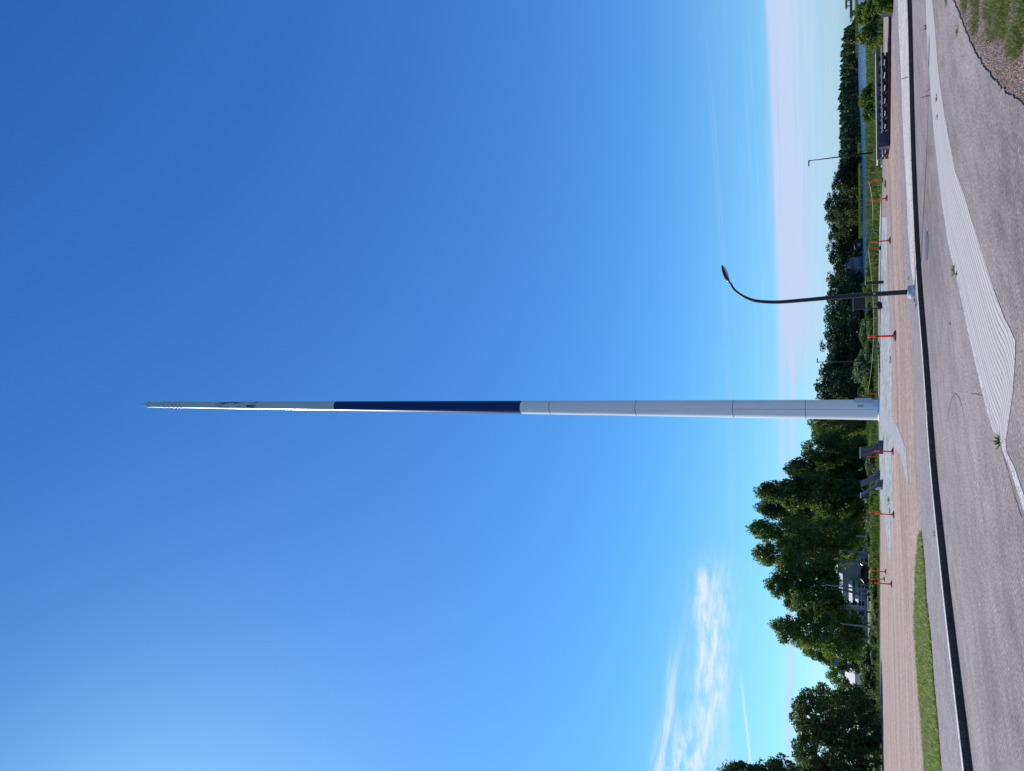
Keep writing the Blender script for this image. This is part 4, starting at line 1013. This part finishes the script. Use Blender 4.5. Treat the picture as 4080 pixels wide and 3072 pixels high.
slab(3487, 1876, 3506, 1913, G(3506, 1890, PZ).y, (1919, 1942, 3429, 1891, 1912), 'slate blue leaning slab on a low block, middle one of the three', None, thick=.3)
sl3 = slab(3494, 1913, 3517, 1940, G(3517, 1930, PZ).y, (1967, 1978, 3431, 1930, 1941), 'narrow dark leaning slab seen edge on with sunlit end', None, thick=.5)
Y3 = G(3517, 1930, PZ).y; q = A(3505, 1944, Y3)
MB().box((q.x - sl3.location.x, .02, .22), (.22, .5, .44)).build('sunlit_end_block', m_white, sl3, bevel=.02)  # white block paints the sunlit end of the plinth
q = A(3431, 1973, Y3); MB().box((q.x - sl3.location.x, 0, q.z - PZ + .02), (.3, .5, .08)).build('sunlit_top_cap', m_white, sl3)  # white piece paints the sun on the slab's upper end

# notice board and bollard post near the lamp
Yb = G(3517, 1228, PZ).y; q1, q2 = A(3517, 1228, Yb), A(3517, 1152, Yb)
nb = empty('notice_board', (q1.x, Yb, PZ)); tag(nb, 'dark brown notice board on thin posts partly behind the curved lamp', 'notice board')
zt = A(3402, 1200, Yb).z - PZ; zb_ = A(3447, 1200, Yb).z - PZ; wdt = A(3430, 1168, Yb).x - A(3430, 1232, Yb).x
MB().box((wdt / 2, -.02, (zt + zb_) / 2), (wdt, .07, zt - zb_)).build('panel', m_darkwood, nb, bevel=.01)
MB().box((wdt / 2, -.02, zt + .05), (wdt + .16, .3, .06)).build('roof', mat('board_roof', (.2, .19, .22), .6), nb)
for x_ in (.02, wdt - .02): MB().tube([(x_, .07, 0), (x_, .07, zt)], .045, 8).build('leg', m_metal, nb)
Yb = G(3521, 1124, PZ).y; q = A(3521, 1124, Yb); zt = A(3450, 1124, Yb).z - PZ
bo_ = empty('dark_pillar', (q.x, Yb, PZ)); tag(bo_, 'square dark pillar standing alone right of the curved lamp', 'pillar')
MB().box((0, 0, zt / 2), (.18, .18, zt)).build('shaft', m_metal, bo_, bevel=.012); MB().box((0, 0, zt + .025), (.2, .2, .04)).build('cap', m_galv, bo_)
q = G(3515, 1217, PZ); rk = MB().lathe((q.x, q.y, PZ), [(.12, 0), (.26, .08), (.28, .2), (.2, .33), (.08, .38)], 12).build('plant_ball', m_rubber, smooth=True); tag(rk, 'small dark round ball lying by the foot of the notice board', 'ball')
# yellow black striped bar on the plaza
p0, p1 = G(3503, 1362, PZ), G(3508, 1480, PZ)
m_str = bpy.data.materials.new('hazard_stripes'); m_str.use_nodes = True; t = m_str.node_tree; b = t.nodes['Principled BSDF']; b.inputs['Roughness'].default_value = .5
tcx = t.nodes.new('ShaderNodeTexCoord'); wv_ = t.nodes.new('ShaderNodeTexWave'); wv_.inputs['Scale'].default_value = .9; wv_.bands_direction = 'X'; t.links.new(tcx.outputs['Object'], wv_.inputs[0])
rpp = t.nodes.new('ShaderNodeValToRGB'); rpp.color_ramp.interpolation = 'CONSTANT'; rpp.color_ramp.elements[1].position = .5; t.links.new(wv_.outputs['Fac'], rpp.inputs[0]); rpp.color_ramp.elements[0].color = (.02, .02, .02, 1); rpp.color_ramp.elements[1].color = (.62, .5, .08, 1); t.links.new(rpp.outputs[0], b.inputs['Base Color'])
tag(MB().tube([(p0.x, p0.y, PZ + .05), (p1.x, p1.y, PZ + .05)], .045, 8).build('striped_bar', m_str), 'yellow and black striped bar lying on the stone plaza', 'barrier bar')

# ------------------------------------------------------------------ long picnic table
TA, TB_ = G(3537, 222, PZ), G(3542, 650, PZ)
Yt = (TA.y + TB_.y) / 2; xa, xb = A(3490, 650, Yt).x, A(3490, 215, Yt).x; Lt = xb - xa
tt_ = empty('picnic_table', (xa, Yt, PZ)); tag(tt_, 'very long dark picnic table with pale plank top and benches', 'picnic table')
ztop = A(3490, 430, Yt).z - PZ
print('table', Yt, Lt, ztop)
for k in range(5):
    MB().box((Lt / 2, -.42 + k * .21, ztop - .03), (Lt, .2, .05)).build('top_plank', m_palewood, tt_)
MB().box((Lt / 2, -.55, ztop - .10), (Lt - .05, .05, .16)).build('apron', mat('speckled_edge', (.16, .14, .15), .8, col2=(.03, .026, .03), vscale=16), tt_)
for s in (-1, 1):
    for k in range(2): MB().box((Lt / 2, s * (.85 + .17 * k), ztop * .55), (Lt * (.98 if s < 0 else .98), .15, .04)).build('bench_plank', m_palewood, tt_)
nl = 8
for i in range(nl):
    x_ = .5 + (Lt - 1.0) * i / (nl - 1); mb = MB()
    for s in (-1, 1): mb.box((x_, s * .7, ztop * .42), (.14, .12, ztop * .86), shear=(0, -s * .35))
    mb.box((x_, 0, ztop * .5 - .03), (.12, 2.2, .12)); mb.box((x_, 0, ztop - .13), (.14, 1.0, .12)); mb.box((x_, 0, .06), (.2, 1.9, .12))
    mb.build('trestle', m_darkwood, tt_)
bx = A(3543, 560, Yt - 1.6); xw = A(3543, 532, Yt - 1.6).x - A(3543, 586, Yt - 1.6).x
def planter(xc, Yc, w, h, label, plants, name='dark_bin'):
    r = empty(name, (xc, Yc, PZ)); tag(r, label, 'bin' if name == 'dark_bin' else 'planter')
    m1 = mat('dark_navy_panel', (.03, .028, .05), .5, var=.1)
    mb = MB()
    for sx__, sy__, dx, dy in ((0, -1, w, .05), (0, 1, w, .05), (-1, 0, .05, w), (1, 0, .05, w)):
        mb.box((sx__ * (w / 2 - .025), sy__ * (w / 2 - .025) * .8, h / 2), (dx if dx != w else w - .11 if sy__ == 0 else w, (dy if dy != w else w * .8 - .11), h))
    mb.build('body', m1, r); MB().box((0, 0, h - .05), (w - .12, w * .8 - .12, .04)).build('lid' if not plants else 'soil', m1 if not plants else m_rubber, r)
    return r
planter(bx.x, Yt - 1.6, xw, A(3503, 560, Yt - 1.6).z - PZ, 'dark boxy bin standing in front of the long picnic table', False)
Yp = G(3557, 25, PZ).y; pxc = A(3550, 22, Yp); pw = A(3550, -10, Yp).x - A(3550, 52, Yp).x
planter(pxc.x, Yp, pw, A(3512, 22, Yp).z - PZ, 'dark square planter box at the right edge of the yard', True, 'planter_box')
for i in range(3):
    plant('bush', (pxc.x + .1 + (i - 1) * .32, Yp - pw * .4 - .25, PZ), .62 + .1 * i, .5, ('light weed growing at the left side of the square planter', 'light weed growing at the middle of the square planter', 'light weed growing at the right side of the square planter')[i], 'weed')
# dark edging board running along the yard at the right, with its shadow
e0, e1 = G(3555, -250, PZ), G(3548, 560, PZ)
eb = MB(); dv = (e1 - e0).normalized(); eb.box(((e0.x + e1.x) / 2, (e0.y + e1.y) / 2, PZ + .06), ((e1 - e0).length, .12, .12), rz=math.atan2(dv.y, dv.x)); tag(eb.build('edging_board', m_darkwood), 'long low dark edging board in front of the picnic table', 'edging')

# ------------------------------------------------------------------ small weeds in the cracks
def weed(x, y, z, s, n_, label, m=None, name='weed'):
    s *= .5; n_ = int(n_ * .8)
    p = G(x, y, z); xy = np.array([(p.x, p.y)]) + rng.normal(0, s * .45, (n_, 2)); k = n_
    c = np.stack([xy[:, 0], xy[:, 1], np.full(k, z)], 1); a = rng.uniform(0, 6.28, k)
    ax = np.stack([np.cos(a), np.sin(a), np.zeros(k)], 1) * s * .13; out_ = (xy - np.array([(p.x, p.y)]))
    ay = np.stack([out_[:, 0] * .9, out_[:, 1] * .9, rng.uniform(.3, 1, k) * s * .8], 1)
    tag(quads(name, c, ax, ay, m or m_leaf_y), label, 'weed', 'weeds in the paving')
wd_ = [(3801, 1075, .006, .16, 60, 'green weed on the island border left of centre'), (3812, 1092, .006, .10, 40, 'small green weed beside the larger one on the island border'), (3978, 1757, .012, .14, 70, 'moss and weed clump at the tip of the striped island'),
       (3646, 1192, PZ, .16, 60, 'weeds at the foot of the curved lamp'), (3652, 1212, PZ, .14, 60, 'weeds trailing along the kerb left of the lamp foot'), (3648, 1222, PZ, .10, 40, 'last small weed of the kerb row left of the lamp'), (3724, 2125, PZ, .12, 40, 'lone weed on the kerb edge beside the lawn'),
       (3544, 1994, PZ, .35, 60, 'larger weed on the crushed stone left of the slabs'), (3547, 2035, PZ, .28, 50, 'small weed on the crushed stone near the faded post'), (3550, 1432, PZ, .28, 50, 'weed at the stone edge right of the flagpole'),
       (3690, 108, .006, .14, 50, 'weed on the island border near the right edge'), (3733, 390, .006, .12, 40, 'dry weed across the narrow part of the island'), (3531, 733, PZ, .4, 80, 'tall weed at the foot of the right rope post'),
       (3549, 87, PZ, .22, 50, 'weed on the edging board at the right'), (3622, 1108, PZ + .004, .12, 30, 'tiny weed on the pale concrete strip by the lamp'), (3697, 1650, PZ, .10, 30, 'tiny weed on the kerb under the flagpole'), (3735, 465, .006, .09, 30, 'tiny weed in a groove of the island'), (3786, 1290, .006, .07, 20, 'tiny dry tuft in the wide part of the island'),
       (3816, 122, 0, .16, 40, 'branching weed reaching over the asphalt from the verge'), (3772, 4, 0, .15, 60, 'small weed on the asphalt at the right edge')]
for a in wd_: weed(*a)

# ------------------------------------------------------------------ houses across the water and behind the trees
def house(x0, y0, x1, y1, xap, Y, D, wallm, roofm, label, wins, name='house', z=-.3, gable=True, extra=None):
    """x0 eaves row, x1 base row, y0..y1 width, xap ridge row"""
    a, b_ = A(x1, y1, Y), A(x1, y0, Y); w = b_.x - a.x; zb = z; he = A(x0, (y0 + y1) / 2, Y).z - zb; hr = A(xap, (y0 + y1) / 2, Y).z - zb
    r = empty(name, ((a.x + b_.x) / 2, Y, zb)); tag(r, label, 'house')
    v = []
    for yy in (0, D): v += [(-w / 2, yy, -.5), (w / 2, yy, -.5), (w / 2, yy, he), (0, yy, hr) if gable else (w / 2 - .01, yy, he + .01), (-w / 2, yy, he)]
    wl = MB().add(v, [(0, 1, 2, 3, 4), (9, 8, 7, 6, 5), (0, 5, 6, 1), (1, 6, 7, 2), (4, 9, 5, 0)]).build('wall', wallm, r)
    o = .4; th = .18; mb = MB()
    if gable:
        for s in (-1, 1):
            ex = s * (w / 2 + o); ez = he - (hr - he) * o / (w / 2)
            vv = [(0, -o, hr + .02), (ex, -o, ez + .02), (ex, D + o, ez + .02), (0, D + o, hr + .02)]; vv += [(p[0], p[1], p[2] + th) for p in vv]
            mb.add(vv, [(0, 1, 2, 3), (7, 6, 5, 4), (0, 4, 5, 1), (1, 5, 6, 2), (2, 6, 7, 3)])
    else:
        vv = [(-w / 2 - o, -o, he + .05), (w / 2 + o, -o, he + .05), (w / 2 + o, D * .5, hr), (-w / 2 - o, D * .5, hr), (w / 2 + o, D + o, he + .05), (-w / 2 - o, D + o, he + .05)]
        mb.add(vv, [(0, 1, 2, 3), (3, 2, 4, 5), (1, 4, 2), (0, 3, 5), (0, 5, 4, 1)])
    rf = mb.build('roof', roofm, r)
    MB().box((w * .18, D * .4, hr + .3), (.6, .6, 1.1)).build('chimney', wallm, rf)
    for (u, hgt, ww, wh) in wins:
        fr = MB(); xw_ = -w / 2 + u * w; zc_ = hgt * he
        for dx, dz, sx_, sz_ in ((0, wh / 2, ww + .2, .1), (0, -wh / 2, ww + .2, .1), (-ww / 2, 0, .1, wh - .1), (ww / 2, 0, .1, wh - .1), (0, 0, .07, wh - .1)): fr.box((xw_ + dx, -.05, zc_ + dz), (sx_, .1, sz_))
        fo_ = fr.build('window', m_white, r); MB().box((xw_, -.015, zc_), (ww - .1, .03, wh - .1)).build('pane', m_window, fo_)
    return r
m_block = mat('pale_block_wall', (.34, .31, .30), .7, var=.06)
m_bluewall = mat('blue_grey_boards', (.17, .165, .19), .7, var=.06); m_greywall = mat('grey_boards', (.26, .28, .34), .7, var=.06)
m_roofd = mat('dark_roof', (.05, .048, .055), .6); m_roofb = mat('brown_roof', (.26, .18, .15), .7, var=.1); m_brownw = mat('dark_boards', (.03, .025, .022), .8)
H1 = house(3388, 1022, 3421, 1100, 3369, 378, 9, m_bluewall, m_roofd, 'blue grey gabled house with white windows across the water', [(.2, .45, 1.0, 1.5), (.42, .45, 1.6, 1.7), (.62, .45, 1.6, 1.7), (.84, .45, 1.0, 1.5), (.5, 1.12, 1.2, 1.0)], z=-.6)
MB().tube([(-1, -3, 0), (-1, -3, A(3365, 1070, 375).z + .6)], .06, 6).build('flagstaff', m_white, H1)
house(3388, 1095, 3420, 1135, 3376, 384, 8, m_greywall, m_roofb, 'low brown roofed house beside the blue grey gabled house', [(.3, .5, 1.2, 1.2), (.7, .5, 1.2, 1.2)], z=-.5, gable=False)
house(3402, 1128, 3426, 1168, 3394, 360, 5, m_white, m_roofd, 'glazed white porch building right behind the curved lamp', [(.22, .55, 1.0, 1.3), (.5, .55, 1.0, 1.3), (.78, .55, 1.0, 1.3)], z=-.3, gable=False, name='porch_building')
house(3375, 1262, 3413, 1302, 3362, 300, 9, m_greywall, m_roofd, 'grey gabled house with a round attic window left of the lamp', [(.3, .4, 1.0, 1.2), (.7, .4, 1.0, 1.2), (.5, 1.05, .8, .8)], z=-.2)
house(3412, 950, 3433, 996, 3404, 392, 6, m_brownw, m_roofd, 'dark boathouse shed at the water line across the river', [(.5, .5, 1.2, 1.0)], z=-.8, name='boathouse')
# small boats and jetties at the far shore
for y, lab in ((1058, 'white boat moored below the gabled house'), (1090, 'white boat moored left of the other one')):
    p = G(3434, y, WZ); r = empty('boat', (p.x, p.y - 3, WZ + .05)); tag(r, lab, 'boat', 'white boats at the far shore')
    v = []; 
    for i in range(7):
        u = i / 6; w = .9 * math.sin(math.pi * (.12 + .8 * (1 - u * .95))) ; v += [(-3 + 6 * u, -w, .7 + .2 * u), (-3 + 6 * u, -w * .5, 0), (-3 + 6 * u, w * .5, 0), (-3 + 6 * u, w, .7 + .2 * u)]
    MB().add(v, [(i * 4 + j, i * 4 + j + 1, i * 4 + j + 5, i * 4 + j + 4) for i in range(6) for j in range(3)] + [(i * 4 + 3, i * 4, i * 4 + 4, i * 4 + 7) for i in range(6)] + [(0, 3, 2, 1), (24, 25, 26, 27)]).build('hull', m_white, r)
    MB().box((-.2, 0, 1.15), (1.8, 1.1, .6)).build('cabin', m_window, r, bevel=.1)
house(3386, 2072, 3432, 2132, 3382, 175, 8, m_bluewall, m_white, 'small flat grey house with one window behind the birches', [(.45, .55, .9, .8)], z=0, gable=False)
hw = house(3408, 2668, 3430, 2730, 3366, 140, 6, mat('sunlit_white_boards', (.75, .74, .72), .7, var=.04), mat('sunlit_white_roof', (.62, .60, .58), .7, var=.1), 'white gable house seen through the gap between dark trees', [(.5, .5, .9, .8)], z=.3, gable=False)
# apartment block with white balcony fronts
Ya = 172
def AX(y): return A(3440, y, Ya).x
def AZZ(x, y=2380): return A(x, y, Ya).z
ab = empty('apartment_block', (AX(2390), Ya, .2)); tag(ab, 'two storey block with white slatted balconies behind the birches', 'apartment block')
ox = ab.location.x; wA = AX(2170) - AX(2610); hA = AZZ(3345) - .2
MB().box(((AX(2170) + AX(2610)) / 2 - ox, 6, hA / 2 - .3), (wA, 10, hA + .4)).build('wall', m_block, ab)
MB().box(((AX(2170) + AX(2610)) / 2 - ox, 6, hA + .1), (wA + .8, 11.2, .35)).build('roof', m_roofd, ab)
m_slat = bpy.data.materials.new('white_slats'); m_slat.use_nodes = True; t = m_slat.node_tree; b = t.nodes['Principled BSDF']; b.inputs['Roughness'].default_value = .7
tcx = t.nodes.new('ShaderNodeTexCoord'); wv_ = t.nodes.new('ShaderNodeTexWave'); wv_.inputs['Scale'].default_value = 1.6; wv_.bands_direction = 'X'; t.links.new(tcx.outputs['Object'], wv_.inputs[0])
rpp = t.nodes.new('ShaderNodeValToRGB'); rpp.color_ramp.elements[0].position = .25; rpp.color_ramp.elements[1].position = .4; t.links.new(wv_.outputs['Fac'], rpp.inputs[0]); rpp.color_ramp.elements[0].color = (.25, .26, .3, 1); rpp.color_ramp.elements[1].color = (.8, .8, .82, 1); t.links.new(rpp.outputs[0], b.inputs['Base Color'])
for (y0, y1, xa_, xb_) in ((2290, 2365, 3343, 3359), (2318, 2382, 3383, 3397), (2320, 2380, 3408, 3420)):
    po = 0 if xa_ < 3350 else -3.4; ht_ = AZZ(xa_) - AZZ(xb_); xl, xr_ = AX(y1) - ox, AX(y0) - ox; zl = AZZ(xb_) - .2
    MB().add([(xl, po - 1.3, zl), (xr_, po - 1.3, zl), (xr_, .9, zl), (xl, .9, zl), (xl, po + .2, zl + ht_), (xr_, po + .2, zl + ht_), (xr_, .9, zl + ht_), (xl, .9, zl + ht_)], [(3, 2, 1, 0), (4, 5, 6, 7), (0, 1, 5, 4), (1, 2, 6, 5), (2, 3, 7, 6), (3, 0, 4, 7)]).build('balcony', m_slat, ab)
for y in (2180, 2215, 2245, 2300, 2345, 2410, 2450, 2500, 2550):
    for xr in (3372, 3402, 3432):
        if 2285 < y < 2370 and xr != 3432: continue
        fr = MB(); xx = AX(y) - ox; zc_ = AZZ(xr) - .2
        for dx, dz, sx_, sz_ in ((0, .65, 1.3, .1), (0, -.65, 1.3, .1), (-.6, 0, .1, 1.2), (.6, 0, .1, 1.2)): fr.box((xx + dx, .95, zc_ + dz), (sx_, .12, sz_))
        w0 = fr.build('window', m_white, ab); MB().box((xx, .985, zc_), (1.1, .04, 1.2)).build('pane', m_window, w0)
# parked car and trailer under the trees
def car(x, y, Y, label, m, Lc=4.2):
    p = A(x, y, Y); r = empty('parked_car', (p.x, Y, .1)); tag(r, label, 'car')
    prof_ = [(-2.1, .35), (-2.1, .8), (-1.9, .95), (-1.3, 1.0), (-.8, 1.42), (.6, 1.45), (1.2, 1.0), (2.0, .85), (2.1, .6), (2.1, .35)]
    v = [(a_, s * (.82 if z_ < 1.1 else .66), z_) for s in (-1, 1) for a_, z_ in prof_]; n_ = len(prof_)
    MB().add(v, [tuple(range(n_)), tuple(range(2 * n_ - 1, n_ - 1, -1))] + [(i, n_ + i, n_ + (i + 1) % n_, (i + 1) % n_) for i in range(n_)]).build('body', m, r, bevel=.04)
    MB().add([(-1.1, -.80, 1.03), (1.0, -.80, 1.03), (.5, -.69, 1.38), (-.72, -.69, 1.38)], [(0, 1, 2, 3)]).build('side_window', m_window, r)
    for wx in (-1.3, 1.3):
        for s in (-1, 1):
            w_ = MB().tube([(wx, s * .70, .32), (wx, s * .9, .32)], .32, 16).build('wheel', m_rubber, r); MB().tube([(wx, s * .905, .32), (wx, s * .915, .32)], .18, 10).build('rim', m_galv, w_)
car(3463, 2285, 118, 'dark parked car with pale bonnet under the birches', mat('dark_car_paint', (.03, .03, .05), .2, .5))
car(3462, 2225, 124, 'grey parked car right of the dark one under the birches', mat('grey_car_paint', (.22, .23, .26), .25, .6))
p = A(3470, 2375, 105); tr = empty('trailer', (p.x, 105, .1)); tag(tr, 'low cage trailer parked on the lawn left of the dark car', 'trailer')
MB().box((0, 0, .5), (3.2, 1.5, .12)).build('bed', m_darkwood, tr)
fr = MB()
for xx in (-1.55, -.5, .5, 1.55): fr.box((xx, -.72, .95), (.06, .06, .78))
fr.box((0, -.72, 1.37), (3.2, .07, .07)); fr.build('cage', m_white, tr)
for wx in (-.2, .5): MB().tube([(wx, -.85, .26), (wx, -.72, .26)], .26, 14).build('wheel', m_rubber, tr)
# slim pale trunks / poles in front of the block
for x0, y0, x1, y1, Y, lab in ((3470, 2205, 3345, 2192, 104, 'pale slim birch trunk leaning right before the block'), (3476, 2352, 3290, 2330, 102, 'tall pale trunk crossing the white balconies'), (3478, 2222, 3410, 2218, 103, 'short pale pole left of the slim birch trunk'), (3456, 2138, 3412, 2136, 100, 'thin white pole by the small grey house'), (3483, 2500, 3350, 2484, 98, 'dark trunk at the left end of the birch row')):
    a, b_ = A(x0, y0, Y), A(x1, y1, Y); r = empty('bare_trunk', (a.x, Y, .05)); tag(r, lab, 'tree trunk')
    MB().tube([(0, 0, 0), ((b_.x - a.x) * .45, 0, (b_.z) * .5), (b_.x - a.x, 0, b_.z)], [.14, .11, .07], 8).build('trunk', m_birch, r)
# bridge and red-white machine at the far right horizon
Yb = 760
bA, bB = A(3400, 78, Yb), A(3400, -260, Yb)
br = empty('bridge', (bA.x, Yb, WZ)); tag(br, 'long dark low bridge over the river at the right horizon', 'bridge')
zt = A(3386, 30, Yb).z - WZ; zb_ = A(3397, 30, Yb).z - WZ; Lb = bB.x - bA.x
m_br = mat('bridge_grey', (.12, .12, .17), .7)
MB().box((Lb / 2, 0, (zt + zb_) / 2), (Lb, 9, zt - zb_)).build('deck', m_br, br)
for i in range(5): MB().box((6 + i * 20, 0, zb_ / 2), (2, 7, zb_ - .01)).build('pier', m_br, br)
MB().box((Lb / 2, -4.4, zt + .5), (Lb, .1, .12)).build('railing', m_br, br)
Yc = 755
def ZZ(x): return A(x, 20, Yc).z
cr_ = empty('bridge_crane', (A(3380, 18, Yc).x, Yc, ZZ(3386))); tag(cr_, 'red and white gantry structure standing on the far bridge', 'gantry')
m_red = mat('dusty_red', (.42, .16, .14), .6)
wC = A(3380, -25, Yc).x - A(3380, 36, Yc).x; h0 = ZZ(3386)
MB().box((wC * .22, 0, ZZ(3372) - h0), (wC, 3, ZZ(3368) - ZZ(3377))).build('beam', m_red, cr_)
for k in (-.1, .25, .6): MB().box((wC * k, 0, (ZZ(3377) - h0) / 2), (.9, 2, ZZ(3377) - h0 - .05)).build('column', m_white, cr_)
MB().box((wC * .45, 0, (ZZ(3380) - h0) / 2), (wC * .4, 2.5, 1.6)).build('cabin', m_white, cr_)

# hide nothing, remove prototypes' originals
for lst in protos.values():
    for r in lst:
        for ch in list(r.children): bpy.data.objects.remove(ch)
        bpy.data.objects.remove(r)
S.cycles.use_denoising = True
